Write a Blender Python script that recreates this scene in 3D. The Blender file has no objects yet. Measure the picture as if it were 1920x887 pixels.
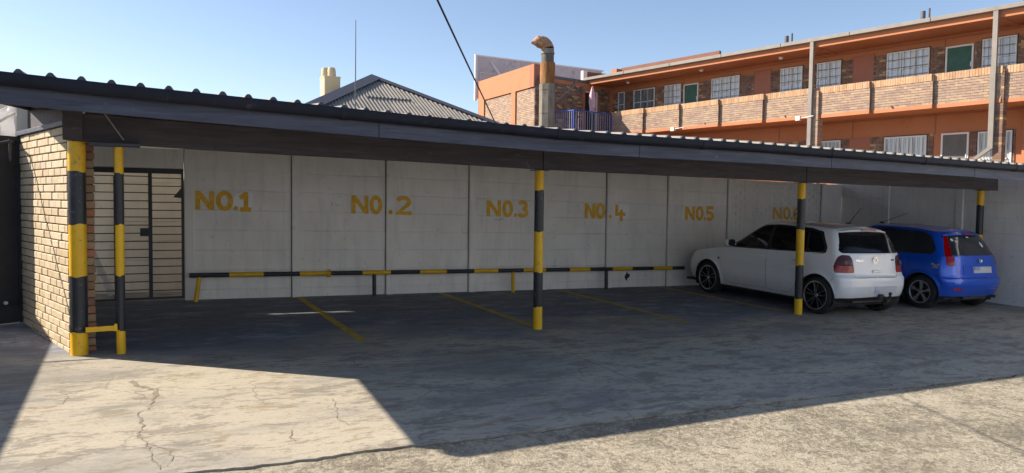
import bpy, bmesh, math, random
from mathutils import Vector, Matrix
random.seed(7)
R = math.radians
scene = bpy.context.scene
COL = scene.collection

# ------------------------------------------------------------------ camera, sky, sun, exposure
cam_data = bpy.data.cameras.new("camera")
cam = bpy.data.objects.new("camera", cam_data)
COL.objects.link(cam)
PITCH, ROLL, HEAD = R(2.7), R(0.7), R(62.7)
fh = Vector((math.cos(HEAD), math.sin(HEAD), 0)); rh = Vector((math.sin(HEAD), -math.cos(HEAD), 0)); up = Vector((0, 0, 1))
Fv = fh*math.cos(PITCH) - up*math.sin(PITCH)
U0 = up*math.cos(PITCH) + fh*math.sin(PITCH)
Rv = rh*math.cos(ROLL) + U0*math.sin(ROLL)
Uv = U0*math.cos(ROLL) - rh*math.sin(ROLL)
m = Matrix.Identity(4)
for i in range(3):
    m[i][0] = Rv[i]; m[i][1] = Uv[i]; m[i][2] = -Fv[i]
m[0][3], m[1][3], m[2][3] = 0, 0, 1.75
cam.matrix_world = m
cam_data.sensor_width = 36; cam_data.lens = 36*1400/1920
cam_data.clip_start = .05; cam_data.clip_end = 3000
scene.camera = cam

SUN_EL = R(35.0)
SUN_H = Vector((-.80, .60, 0)).normalized()
sun_dir = SUN_H*math.cos(SUN_EL) + up*math.sin(SUN_EL)
world = bpy.data.worlds.new("World"); scene.world = world; world.use_nodes = True
wn = world.node_tree.nodes; wl = world.node_tree.links
sky = wn.new("ShaderNodeTexSky"); sky.sky_type = 'NISHITA'; sky.sun_disc = False
sky.sun_elevation = SUN_EL; sky.sun_rotation = math.atan2(SUN_H.x, SUN_H.y)
sky.altitude = 1500; sky.air_density = 1.0; sky.dust_density = 1.2; sky.ozone_density = 1.0
bg = wn["Background"]; bg.inputs[1].default_value = .080
tint = wn.new("ShaderNodeMix"); tint.data_type = 'RGBA'; tint.blend_type = 'MULTIPLY'; tint.inputs[0].default_value = 1; tint.inputs[7].default_value = (1.0, .945, .93, 1)
hsv = wn.new("ShaderNodeHueSaturation"); hsv.inputs['Saturation'].default_value = 1.0
wl.new(sky.outputs[0], hsv.inputs['Color']); wl.new(hsv.outputs[0], tint.inputs[6]); wl.new(tint.outputs[2], bg.inputs[0])
sl = bpy.data.lights.new("sun", 'SUN'); sl.energy = 3.95; sl.angle = R(.53); sl.color = (1, .88, .73)
sun = bpy.data.objects.new("sun", sl); COL.objects.link(sun)
sun.rotation_euler = (-sun_dir).to_track_quat('-Z', 'Y').to_euler()
sun.location = (-20, 15, 30)
vs = scene.view_settings
vs.view_transform = 'Standard'; vs.look = 'None'; vs.exposure = 1.28; vs.gamma = 1; vs.use_curve_mapping = False

# ------------------------------------------------------------------ helpers
C0, SX, SY = .0109, -.018, .02
def G(x, y): return C0 + SX*x + SY*y          # the yard falls gently to the right and towards the gate

class MB:
    """collects shapes, links them as ONE mesh object"""
    def __init__(s, fr=None): s.v = []; s.f = []; s.m = []; s.fr = fr
    def add(s, vs, fs, mi=0):
        o = len(s.v)
        s.v += [tuple(s.fr(*p)) if s.fr else tuple(p) for p in vs]
        for f in fs:
            s.f.append([o+i for i in f]); s.m.append(mi)
        return s
    def box(s, x0, x1, y0, y1, z0, z1, mi=0):
        return s.add([(x0,y0,z0),(x1,y0,z0),(x1,y1,z0),(x0,y1,z0),(x0,y0,z1),(x1,y0,z1),(x1,y1,z1),(x0,y1,z1)],
                     [(0,3,2,1),(4,5,6,7),(0,1,5,4),(1,2,6,5),(2,3,7,6),(3,0,4,7)], mi)
    def ring(s, c, ax, r, n, ph=0, sq=None):
        ax = Vector(ax).normalized()
        a = ax.orthogonal().normalized() if abs(ax.z) < .99 else Vector((1,0,0))
        if abs(ax.z) < .99:
            a = Vector((0,0,1)).cross(ax).normalized()
        b = ax.cross(a)
        return [Vector(c) + a*(r*math.cos(2*math.pi*k/n+ph)) + b*(r*math.sin(2*math.pi*k/n+ph)) for k in range(n)]
    def tube(s, pts, r, n=12, mi=0, cap=True, ph=0):
        pts = [Vector(p) for p in pts]; rs = r if isinstance(r, (list, tuple)) else [r]*len(pts)
        vs = []; fs = []
        for i, p in enumerate(pts):
            d = (pts[min(i+1, len(pts)-1)] - pts[max(i-1, 0)])
            vs += s.ring(p, d, rs[i], n, ph)
        for i in range(len(pts)-1):
            for k in range(n):
                fs.append((i*n+k, i*n+(k+1) % n, (i+1)*n+(k+1) % n, (i+1)*n+k))
        if cap:
            fs.append(tuple(reversed(range(n)))); fs.append(tuple((len(pts)-1)*n+k for k in range(n)))
        return s.add(vs, fs, mi)
    def prism(s, poly, d, mi=0):
        """poly: list of 3d points (planar), d: extrusion vector"""
        n = len(poly); d = Vector(d)
        a = [Vector(p) for p in poly]; b = [p + d for p in a]
        fs = [tuple(range(n)), tuple(reversed(range(n, 2*n)))]
        fs += [(k, n+k, n+(k+1) % n, (k+1) % n) for k in range(n)]
        return s.add(a+b, fs, mi)
    def lathe(s, prof, n, ax='x', mi=0, close=False):
        """prof: list of (axial, radius)"""
        vs = []; fs = []
        for (h, r) in prof:
            for k in range(n):
                a = 2*math.pi*k/n; c, q = r*math.cos(a), r*math.sin(a)
                vs.append((h, c, q) if ax == 'x' else (c, q, h))
        m_ = len(prof)
        for i in range(m_-1 + (1 if close else 0)):
            j = (i+1) % m_
            for k in range(n):
                fs.append((i*n+k, j*n+k, j*n+(k+1) % n, i*n+(k+1) % n))
        return s.add(vs, fs, mi)
    def bar(s, p, q, w, h=None, mi=0):
        """square bar from p to q"""
        p, q = Vector(p), Vector(q); h = h or w
        ax = (q-p).normalized()
        a = Vector((0,0,1)).cross(ax)
        a = a.normalized() if a.length > 1e-4 else Vector((1,0,0))
        b = ax.cross(a)
        vs = [c + a*(i*w/2) + b*(j*h/2) for c in (p, q) for i, j in ((-1,-1),(1,-1),(1,1),(-1,1))]
        return s.add(vs, [(3,2,1,0),(4,5,6,7),(0,1,5,4),(1,2,6,5),(2,3,7,6),(3,0,4,7)], mi)
    def mesh(s, name, mats, smooth=None, bevel=0, fix=True):
        me = bpy.data.meshes.new(name)
        me.from_pydata(s.v, [], s.f)
        for mm in (mats if isinstance(mats, (list, tuple)) else [mats]): me.materials.append(mm)
        me.polygons.foreach_set('material_index', s.m)
        if fix or bevel:
            bm = bmesh.new(); bm.from_mesh(me)
            if bevel:
                bmesh.ops.bevel(bm, geom=bm.edges[:], offset=bevel, segments=1, affect='EDGES', profile=.5)
            bmesh.ops.recalc_face_normals(bm, faces=bm.faces)
            bm.to_mesh(me); bm.free()
        if smooth is not None:
            me.shade_smooth(); me.set_sharp_from_angle(angle=R(smooth))
        me.update()
        return me
    def build(s, name, mats, parent=None, smooth=None, bevel=0, fix=True):
        return obj(name, s.mesh(name, mats, smooth, bevel, fix), parent)

def obj(name, me, parent=None, loc=None):
    o = bpy.data.objects.new(name, me); COL.objects.link(o)
    if loc is not None: o.location = loc
    if parent is not None:
        o.parent = parent
        L = parent.get('_w')
        if L is not None: o.matrix_parent_inverse = Matrix.Translation(-Vector(L))
        if loc is None and L is None: pass
    return o
def tag(o, label=None, cat=None, group=None, kind=None):
    if label: o['label'] = label
    if cat: o['category'] = cat
    if group: o['group'] = group
    if kind: o['kind'] = kind
    return o
def thing(name, loc, label, cat, group=None):
    """Empty at the base of a thing; children below it are given in world coordinates"""
    o = bpy.data.objects.new(name, None); COL.objects.link(o)
    o.empty_display_size = .2; o.location = loc; o['_w'] = list(loc)
    return tag(o, label, cat, group)
def sub(name, mb, mats, par, **k):
    """part whose mesh is given in world coordinates, below a thing (or below a part of it)"""
    o = bpy.data.objects.new(name, mb.mesh(name, mats, **k) if isinstance(mb, MB) else mb); COL.objects.link(o)
    o.parent = par
    root = par
    while root.parent: root = root.parent
    if par.parent is None:
        o.matrix_parent_inverse = Matrix.Translation(-Vector(root['_w'])) if '_w' in root.keys() else Matrix.Identity(4)
    return o

# ------------------------------------------------------------------ materials
MATS = {}
class NT:
    def __init__(s, name):
        s.mat = bpy.data.materials.new(name); s.mat.use_nodes = True
        s.t = s.mat.node_tree; s.n = s.t.nodes; s.b = s.n["Principled BSDF"]; MATS[name] = s.mat
    def new(s, ty, **k):
        x = s.n.new(ty)
        for a, b in k.items(): setattr(x, a, b)
        return x
    def link(s, a, b): s.t.links.new(a, b)
    def coord(s, sc=(1,1,1), which='Object'):
        tc = s.new("ShaderNodeTexCoord"); mp = s.new("ShaderNodeMapping")
        mp.inputs['Scale'].default_value = sc
        s.link(tc.outputs[which], mp.inputs[0]); return mp.outputs[0]
    def pos(s, sc=(1,1,1)):
        g = s.new("ShaderNodeNewGeometry"); mp = s.new("ShaderNodeMapping")
        mp.inputs['Scale'].default_value = sc
        s.link(g.outputs['Position'], mp.inputs[0]); return mp.outputs[0]
    def noise(s, v, sc, det=6, rough=.55, dist=0):
        x = s.new("ShaderNodeTexNoise"); x.inputs['Scale'].default_value = sc; x.inputs['Detail'].default_value = det
        x.inputs['Roughness'].default_value = rough; x.inputs['Distortion'].default_value = dist
        s.link(v, x.inputs['Vector']); return x.outputs[0]
    def vor(s, v, sc, feat='F1'):
        x = s.new("ShaderNodeTexVoronoi"); x.feature = feat; x.inputs['Scale'].default_value = sc
        s.link(v, x.inputs['Vector']); return x.outputs
    def ramp(s, f, stops, interp='LINEAR'):
        x = s.new("ShaderNodeValToRGB"); cr = x.color_ramp; cr.interpolation = interp
        while len(cr.elements) < len(stops): cr.elements.new(.5)
        for e, (p, c) in zip(cr.elements, stops):
            e.position = p; e.color = (*c, 1) if isinstance(c, tuple) else (c, c, c, 1)
        s.link(f, x.inputs[0]); return x.outputs[0]
    def mix(s, f, a, b, ty='MIX'):
        x = s.new("ShaderNodeMix", data_type='RGBA', blend_type=ty)
        for sock, val in ((x.inputs[0], f), (x.inputs[6], a), (x.inputs[7], b)):
            if isinstance(val, (int, float)): sock.default_value = val
            elif isinstance(val, tuple): sock.default_value = (*val, 1)
            else: s.link(val, sock)
        return x.outputs[2]
    def math(s, op, a, b=0.):
        x = s.new("ShaderNodeMath", operation=op)
        for sock, val in ((x.inputs[0], a), (x.inputs[1], b)):
            if isinstance(val, (int, float)): sock.default_value = val
            else: s.link(val, sock)
        return x.outputs[0]
    def bump(s, h, st=.3, d=.02):
        x = s.new("ShaderNodeBump"); x.inputs['Strength'].default_value = st; x.inputs['Distance'].default_value = d
        s.link(h, x.inputs['Height']); s.link(x.outputs[0], s.b.inputs['Normal'])
    def col(s, c):
        if isinstance(c, tuple): s.b.inputs['Base Color'].default_value = (*c, 1)
        else: s.link(c, s.b.inputs['Base Color'])
        return s
    def set(s, **k):
        for a, b in k.items():
            q = s.b.inputs[a.replace('_', ' ')]
            if isinstance(b, (int, float, tuple)): q.default_value = b
            else: s.link(b, q)
        return s

def simple(name, c, rough=.6, var=.12, sc=6, metal=0, bump=0, coat=0, bsc=40, spec=.5, dirt=None):
    t = NT(name); v = t.pos()
    n = t.noise(v, sc, 5, .6)
    lo = tuple(x*(1-var) for x in c); hi = tuple(min(1, x*(1+var)) for x in c)
    cc = t.ramp(n, [(.3, lo), (.7, hi)])
    if dirt:
        d = t.ramp(t.noise(v, dirt[1], 7, .65), [(dirt[2], 0.), (dirt[2]+.12, 1.)])
        cc = t.mix(d, cc, dirt[0])
    t.col(cc).set(Roughness=rough, Metallic=metal)
    t.b.inputs['Specular IOR Level'].default_value = spec
    if coat: t.set(Coat_Weight=coat, Coat_Roughness=.03)
    if bump: t.bump(t.noise(v, bsc, 5, .6), bump, .01)
    return t.mat

# concrete of the yard: pale worn screed with grey bald patches, oil-dark bays, blue shade tint on the lane
def concrete():
    t = NT("yard_concrete"); v = t.pos(); vx = t.pos((.55, 1.25, 1))
    n1 = t.noise(vx, .9, 12, .68, .3); n2 = t.noise(vx, 3.4, 12, .76, .25); n3 = t.noise(v, 45, 4, .7); n4 = t.noise(vx, .42, 5, .6, .6)
    base = t.ramp(n1, [(.36, (.27, .255, .22)), (.46, (.38, .35, .29)), (.52, (.45, .405, .315)), (.7, (.50, .45, .345))])
    worn = t.ramp(n2, [(.525, 0.), (.56, .85)])
    c = t.mix(worn, base, (.235, .21, .17))
    brown = t.ramp(t.noise(vx, 5.0, 8, .7, .5), [(.55, 0.), (.63, .7)])
    c = t.mix(brown, c, (.26, .19, .11))
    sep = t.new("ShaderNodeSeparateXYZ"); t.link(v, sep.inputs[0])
    # blue of the shade painted into the lane and, over oil stains, the bays
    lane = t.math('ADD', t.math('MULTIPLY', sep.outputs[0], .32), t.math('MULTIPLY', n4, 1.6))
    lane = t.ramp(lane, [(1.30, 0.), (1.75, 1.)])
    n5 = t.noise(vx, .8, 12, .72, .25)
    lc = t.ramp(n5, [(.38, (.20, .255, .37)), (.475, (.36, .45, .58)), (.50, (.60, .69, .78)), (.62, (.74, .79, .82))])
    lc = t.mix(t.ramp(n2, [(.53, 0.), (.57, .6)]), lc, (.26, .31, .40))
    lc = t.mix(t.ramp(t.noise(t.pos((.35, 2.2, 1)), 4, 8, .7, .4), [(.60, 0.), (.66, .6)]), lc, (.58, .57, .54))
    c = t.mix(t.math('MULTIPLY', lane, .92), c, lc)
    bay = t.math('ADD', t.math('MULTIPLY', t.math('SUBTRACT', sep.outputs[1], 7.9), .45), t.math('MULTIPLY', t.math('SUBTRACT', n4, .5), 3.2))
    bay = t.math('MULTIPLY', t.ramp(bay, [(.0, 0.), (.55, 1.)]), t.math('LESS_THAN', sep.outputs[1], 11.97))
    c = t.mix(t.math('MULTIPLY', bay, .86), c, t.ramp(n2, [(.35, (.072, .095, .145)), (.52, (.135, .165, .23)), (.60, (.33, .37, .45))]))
    grime = t.ramp(t.noise(vx, 13, 8, .75, .3), [(.55, 0.), (.60, .6)])
    c = t.mix(grime, c, (.20, .175, .14))
    wv = t.new("ShaderNodeVectorMath", operation='ADD'); t.link(v, wv.inputs[0])
    nd = t.new("ShaderNodeTexNoise"); nd.inputs['Scale'].default_value = 2.2; nd.inputs['Detail'].default_value = 6; t.link(v, nd.inputs['Vector'])
    sc_ = t.new("ShaderNodeVectorMath", operation='SCALE'); sc_.inputs[3].default_value = .55; t.link(nd.outputs[1], sc_.inputs[0]); t.link(sc_.outputs[0], wv.inputs[1])
    hair = t.ramp(t.vor(wv.outputs[0], .85, 'DISTANCE_TO_EDGE')[0], [(.0, .9), (.009, 0.)])
    hair = t.math('MULTIPLY', hair, t.ramp(t.noise(v, .9, 3, .5), [(.46, 0.), (.56, 1.)]))
    c = t.mix(t.math('MULTIPLY', hair, .7), c, (.13, .115, .095))
    c = t.mix(t.ramp(n3, [(.3, 0.), (.75, .34)]), c, (.16, .15, .13))
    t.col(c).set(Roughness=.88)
    t.bump(t.math('ADD', t.math('MULTIPLY', n2, 1.), t.math('MULTIPLY', n3, .25)), .35, .012)
    return t.mat
def rough_concrete():
    t = NT("rough_concrete"); v = t.pos(); vx = t.pos((.8, 1.1, 1))
    big = t.noise(vx, 1.1, 6, .6, .5); mid = t.noise(v, 9, 6, .7, .6); fine = t.noise(v, 30, 6, .78, .4)
    st = t.vor(v, 70)
    thr = t.math('ADD', t.math('MULTIPLY', fine, .75), t.math('ADD', t.math('MULTIPLY', mid, .55), t.math('MULTIPLY', big, .55)))
    c = t.ramp(thr, [(.78, (.09, .073, .045)), (.87, (.20, .165, .11)), (.94, (.36, .31, .22)), (1., (.53, .465, .35))])
    c = t.mix(.22, c, t.ramp(st[0], [(.0, (.15, .13, .1)), (.5, (.7, .66, .55))]))
    bald = t.ramp(t.noise(vx, .8, 5, .55, .6), [(.60, 0.), (.66, .7)])
    c = t.mix(bald, c, (.36, .33, .27))
    t.col(c).set(Roughness=.93)
    h = t.math('ADD', t.math('MULTIPLY', fine, .8), t.math('MULTIPLY', mid, .6))
    t.bump(h, 1., .045)
    return t.mat
def wall_paint(name, c, dirty=.42):
    t = NT(name); v = t.pos(); vz = t.pos((2.5, 2.5, .35))
    n = t.noise(v, 1.6, 7, .6, .3); st = t.noise(vz, 3, 7, .65); f = t.noise(v, 30, 5, .65)
    dk = tuple(x*.72 for x in c)
    cc = t.mix(t.ramp(n, [(.38, 0.), (.68, 1.)]), c, tuple(x*.88 for x in c))
    cc = t.mix(t.math('MULTIPLY', t.ramp(st, [(.50, 0.), (.66, 1.)]), dirty), cc, dk)
    cc = t.mix(t.ramp(t.noise(v, 2.3, 3, .5, .2), [(.69, 0.), (.73, .7)]), cc, (.78, .78, .77))
    scuff = t.ramp(t.noise(v, 7, 8, .7, 1.), [(.61, 0.), (.70, .5)])
    cc = t.mix(scuff, cc, (.30, .26, .21))
    t.col(cc).set(Roughness=.82)
    t.bump(f, .25, .006)
    return t.mat
def brick_mat(name, stops, island=False, sc=25, bump=.4, rough=.85):
    t = NT(name); v = t.pos()
    if island:
        g = t.new("ShaderNodeNewGeometry"); rnd = g.outputs['Random Per Island']
    else:
        g = t.new("ShaderNodeObjectInfo"); rnd = g.outputs['Random']
    c = t.ramp(rnd, stops)
    n = t.noise(v, sc, 6, .7); n2 = t.noise(v, 5, 4, .6)
    c = t.mix(t.ramp(n, [(.45, 0.), (.75, .45)]), c, (.16, .10, .07))
    c = t.mix(t.ramp(n2, [(.5, 0.), (.75, .3)]), c, (.55, .47, .36))
    t.col(c).set(Roughness=rough); t.bump(n, bump, .006)
    return t.mat

M = {}
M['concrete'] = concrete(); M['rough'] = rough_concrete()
M['bed'] = simple("dark_joint", (.03, .028, .025), .95, .3, 20)
M['joint'] = simple("wall_joint", (.17, .155, .14), .95, .2, 20)
M['crack'] = simple("crack_dirt", (.25, .22, .17), .95, .35, 30)
M['dust'] = simple("dusty_ground", (.30, .25, .18), .95, .2, .3)
M['wall'] = wall_paint("wall_paint", (.86, .81, .755))
M['wallR'] = wall_paint("wall_paint_plain", (.84, .82, .80), .4)
M['yardwall'] = wall_paint("yard_wall_paint", (.88, .81, .66), .3)
M['sign_yellow'] = simple("painted_numbers", (.78, .43, .035), .7, .18, 14, dirt=((.5, .42, .3), 22, .68))
M['line_yellow'] = simple("worn_line_paint", (.50, .35, .045), .85, .25, 8, dirt=((.16, .15, .11), 9, .58))
def striped(name, c, chip):
    t = NT(name); v = t.pos()
    n = t.noise(v, 5, 5, .6)
    cc = t.ramp(n, [(.3, tuple(x*.9 for x in c)), (.7, tuple(min(1, x*1.08) for x in c))])
    cc = t.mix(t.ramp(t.noise(v, 26, 6, .7, .3), [(.60, 0.), (.64, 1.)]), cc, chip)
    cc = t.mix(t.ramp(t.noise(t.pos((6, 6, 1)), 3, 6, .6), [(.55, 0.), (.75, .35)]), cc, tuple(x*.55+.02 for x in c))
    t.col(cc).set(Roughness=.42); t.b.inputs['Specular IOR Level'].default_value = .45
    t.bump(t.noise(v, 55, 3, .6), .12, .004)
    return t.mat
M['yellow'] = striped("yellow_gloss_paint", (.78, .45, .006), (.42, .27, .06))
M['black'] = striped("black_gloss_paint", (.022, .024, .03), (.10, .095, .09))
M['pole_cap'] = simple("dark_steel", (.05, .05, .055), .6, .2)
def timber(name, c, c2, rough=.7):
    t = NT(name); v = t.pos((.6, 4, 7)); v1 = t.pos()
    n = t.noise(v, 3, 7, .65, .6)
    cc = t.ramp(n, [(.3, c), (.55, tuple((a+b)/2 for a, b in zip(c, c2))), (.72, c2)])
    cc = t.mix(t.ramp(t.noise(v1, 9, 6, .7, .8), [(.63, 0.), (.7, .5)]), cc, tuple(x*1.9+.02 for x in c2))
    t.col(cc).set(Roughness=rough); t.bump(n, .35, .01)
    return t.mat
M['fascia'] = timber("weathered_fascia_paint", (.026, .031, .055), (.085, .094, .14), .6)
M['beam'] = timber("dark_timber", (.036, .031, .040), (.095, .078, .086), .75)
M['gutter'] = simple("gutter_paint", (.008, .010, .020), .65, .3, 5, dirt=((.045, .045, .055), 11, .62), spec=.3)
M['sheet'] = simple("roof_sheet", (.22, .21, .195), .6, .15, 3, metal=.2, dirt=((.16, .13, .10), 4, .6))
M['sheet_end'] = simple("roof_sheet_edge", (.05, .05, .055), .6, .2)
M['steel'] = simple("gate_steel", (.016, .018, .024), .5, .25, 9)
M['panel_dark'] = simple("dark_gate_panel", (.032, .034, .040), .6, .2, 4, dirt=((.07, .06, .05), 6, .6))
M['pvc'] = simple("white_pipe", (.55, .53, .49), .5, .1)
M['mortar'] = simple("mortar", (.085, .065, .045), .95, .3, 20)
M['brick_side'] = brick_mat("yellow_brick", [(0, (.50, .40, .25)), (.4, (.56, .46, .30)), (.75, (.60, .50, .34)), (1, (.48, .36, .22))], bump=.5)
M['brick_end'] = brick_mat("mixed_brick", [(0, (.22, .10, .075)), (.2, (.28, .19, .11)), (.4, (.42, .14, .06)), (.55, (.36, .25, .14)), (.7, (.20, .12, .09)), (.85, (.42, .33, .2)), (1, (.33, .17, .09))])
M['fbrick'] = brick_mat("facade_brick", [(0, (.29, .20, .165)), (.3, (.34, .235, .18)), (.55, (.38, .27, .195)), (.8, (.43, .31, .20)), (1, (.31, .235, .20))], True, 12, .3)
M['fbrick_o'] = brick_mat("facade_brick_single", [(0, (.29, .20, .165)), (.3, (.34, .235, .18)), (.55, (.38, .27, .195)), (.8, (.43, .31, .20)), (1, (.31, .235, .20))], False, 12, .3)
M['fbrick_c'] = brick_mat("coping_brick_paint", [(0, (.40, .24, .14)), (.4, (.50, .30, .16)), (.75, (.54, .36, .21)), (1, (.42, .27, .18))], False, 12, .3)
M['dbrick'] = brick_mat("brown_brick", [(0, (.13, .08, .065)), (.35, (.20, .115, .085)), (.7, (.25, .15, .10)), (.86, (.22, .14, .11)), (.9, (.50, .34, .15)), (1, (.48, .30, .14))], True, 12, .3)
M['fmortar'] = simple("facade_mortar", (.22, .165, .12), .95, .2, 10)
M['orange'] = simple("orange_paint", (.46, .175, .078), .75, .06, 1.2, dirt=((.39, .15, .07), 2.5, .55))
M['orange_door'] = simple("orange_door_paint", (.36, .13, .075), .6, .06, 2)
M['grey_pipe'] = simple("grey_downpipe", (.23, .21, .19), .6, .12, 3)
M['white_frame'] = simple("white_window_paint", (.72, .71, .68), .5, .06)
M['bars'] = simple("burglar_bar_paint", (.16, .16, .16), .5, .1)
M['green'] = simple("green_screen_door", (.022, .10, .065), .55, .2, 5)
M['grey_door'] = simple("grey_door_paint", (.13, .12, .11), .6, .15, 4)
M['dark_in'] = simple("dark_opening", (.015, .016, .02), .6, .2)
def curtain_glass(name, a, b):
    t = NT(name); v = t.pos((9, 9, .5))
    n = t.noise(v, 2.2, 3, .5); oi = t.new("ShaderNodeObjectInfo")
    c = t.ramp(n, [(.32, a), (.62, b)])
    c = t.mix(t.math('MULTIPLY', oi.outputs['Random'], .3), c, tuple(x*.35 for x in a))
    t.col(c).set(Roughness=.06); t.b.inputs['Specular IOR Level'].default_value = .8
    return t.mat
M['pane'] = curtain_glass("curtained_glass", (.56, .62, .66), (.74, .78, .80))
M['pane_dk'] = curtain_glass("dim_glass", (.06, .08, .10), (.28, .32, .35))
M['baluster'] = simple("baluster_paint", (.34, .38, .58), .45, .1)
M['clerestory'] = simple("shaded_parapet", (.20, .085, .055), .8, .1, 2)  # orange parapet darkened: the shade on its face is put into the colour
M['patch'] = simple("touch_up_paint", (.86, .85, .84), .7, .05, 3)
M['blue_rail'] = simple("blue_rail_paint", (.03, .09, .42), .45, .1)
M['parasol'] = None
M['rust'] = None
def rusty(name, c1, c2, c3, sc=(5, 5, .7)):
    t = NT(name); n = t.noise(t.pos(sc), 2.2, 8, .65, .6)
    t.col(t.ramp(n, [(.3, c1), (.5, c2), (.68, c3)])).set(Roughness=.75, Metallic=.15)
    t.bump(n, .2, .01); return t.mat
M['rust'] = rusty("rusty_steel", (.09, .045, .025), (.26, .11, .03), (.38, .20, .06))
M['rust_lt'] = rusty("rust_streaked_zinc", (.27, .11, .045), (.36, .19, .10), (.44, .40, .35), (3, 3, 3))
M['flue_grey'] = rusty("stained_cladding", (.12, .105, .085), (.20, .18, .145), (.28, .25, .195), (2, 2, .6))
M['flue_dark'] = rusty("sooty_steel", (.05, .05, .05), (.10, .09, .09), (.17, .13, .11))
t = NT("pink_parasol_cloth"); n = t.noise(t.pos((1, 1, 1)), 9, 3, .6, 1.2)
t.col(t.ramp(n, [(.4, (.60, .50, .52)), (.52, (.66, .22, .30)), (.6, (.62, .52, .55)), (.7, (.30, .28, .42))])).set(Roughness=.85); M['parasol'] = t.mat
M['house_roof'] = rusty("galvanised_roof", (.20, .185, .16), (.26, .24, .21), (.30, .28, .245), (1.2, 1.2, 1.2))
M['ridge'] = simple("ridge_cap_grey", (.055, .06, .085), .55, .1)  # darkened so the colour carries the shade on the hip cap
M['bounce_blue'] = simple("bounce_blue", (.50, .62, .78), .85, .06, 1)  # pale blue chosen so the bounced light cools the shaded carport
M['cream'] = simple("cream_plaster", (.58, .48, .30), .85, .1, 2, dirt=((.40, .32, .2), 2, .6))
M['board'] = simple("billboard_back", (.52, .50, .52), .7, .1, 2, dirt=((.34, .32, .33), 3, .55))
M['white_steel'] = simple("white_steel", (.70, .70, .68), .5, .1)
M['cable'] = simple("black_cable", (.012, .012, .014), .6, .1)
M['mast'] = simple("mast_grey", (.10, .10, .11), .5, .2)
t = NT("white_canvas"); t.col((.75, .76, .78)).set(Roughness=.8)
tr_ = t.new("ShaderNodeBsdfTranslucent"); tr_.inputs[0].default_value = (.8, .8, .82, 1); ms_ = t.new("ShaderNodeMixShader"); ms_.inputs[0].default_value = .45
t.link(t.b.outputs[0], ms_.inputs[1]); t.link(tr_.outputs[0], ms_.inputs[2]); t.link(ms_.outputs[0], t.n['Material Output'].inputs[0]); M['canvas'] = t.mat
# ------------------------------------------------------------------ ground
def sheet(name, x0, x1, y0, y1, dz, mat, n=1):
    mb = MB()
    mb.add([(x, y, G(x, y)+dz) for x, y in ((x0,y0),(x1,y0),(x1,y1),(x0,y1))], [(0,1,2,3)])
    return tag(mb.build(name, mat), kind='structure')
mb = MB(); mb.add([(600*math.cos(a*math.pi/24), 600*math.sin(a*math.pi/24), -1.1) for a in range(48)], [tuple(range(48))])
tag(mb.build('ground', M['dust']), kind='structure')
sheet('slab_bed', -16, 15.3, -14, 13.2, -.022, M['bed'])

def jag(p, q, step, amp, seed):
    rr = random.Random(seed); p, q = Vector((*p, 0)), Vector((*q, 0)); d = q-p; n = max(2, int(d.length/step)); pr = Vector((-d.y, d.x, 0)).normalized()
    out = []; w = 0
    for i in range(n+1):
        w = .6*w + rr.uniform(-amp, amp)
        k = math.sin(math.pi*i/n)**.3 if 0 < i < n else 0
        out.append(p + d*i/n + pr*w*k)
    return [(a.x, a.y) for a in out]
def slab(loop, mat, dz=0., name='floor_slab'):
    top = [(x, y, G(x, y)+dz) for x, y in loop]; bot = [(x, y, G(x, y)-.02) for x, y in loop]
    n = len(loop); mb = MB()
    mb.add(top + bot, [tuple(range(n))] + [(k, n+k, n+(k+1) % n, (k+1) % n) for k in range(n)])
    o = mb.build(name, mat, fix=False)
    bm = bmesh.new(); bm.from_mesh(o.data); bmesh.ops.triangulate(bm, faces=[f for f in bm.faces if len(f.verts) > 4]); bmesh.ops.recalc_face_normals(bm, faces=bm.faces); bm.to_mesh(o.data); bm.free()
    return tag(o, kind='structure')
def off(line, dx, dy): return [(x+dx, y+dy) for x, y in line]
EA, EB, EC = (-16, 4.92), (4.31, 4.74), (15.3, 4.36)
e1 = jag(EA, EB, .055, .017, 3); e2 = jag(EB, EC, .055, .016, 4)
j1 = jag((4.31, 4.74), (4.345, 7.2), .12, .007, 5); j2 = jag((4.345, 7.2), (4.30, 13.1), .2, .004, 6)
j3 = jag((-16, 7.62), (4.345, 7.2), .25, .003, 8)
h = .004
slabs = []
# front left, back left, right
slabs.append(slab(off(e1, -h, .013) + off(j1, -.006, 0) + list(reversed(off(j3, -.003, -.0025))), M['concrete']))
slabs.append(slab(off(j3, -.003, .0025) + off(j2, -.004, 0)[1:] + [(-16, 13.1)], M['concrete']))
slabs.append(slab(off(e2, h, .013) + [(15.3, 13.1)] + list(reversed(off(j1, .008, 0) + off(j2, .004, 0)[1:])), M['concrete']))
f1 = jag((2.99, 4.738), (3.3, 1.5), .1, .012, 11)
el = [(x, y - .017 - .014*math.sin(x*7.3)**2) for x, y in e1]; er = [(x, y - .017 - .014*math.sin(x*7.3)**2) for x, y in e2]
cut = [p for p in el if p[0] < 2.95]; cut2 = [p for p in el if p[0] > 3.03] + er[1:]
slabs.append(slab([(-16, -14)] + [(3.3, -14)] + list(reversed(off(f1, -.006, 0))) + list(reversed(cut)), M['rough'], -.006, 'apron_slab'))
slabs.append(slab(off(f1, .006, 0) + [(3.312, -14), (15.3, -14)] + list(reversed(cut2)), M['rough'], -.006, 'apron_slab'))

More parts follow.
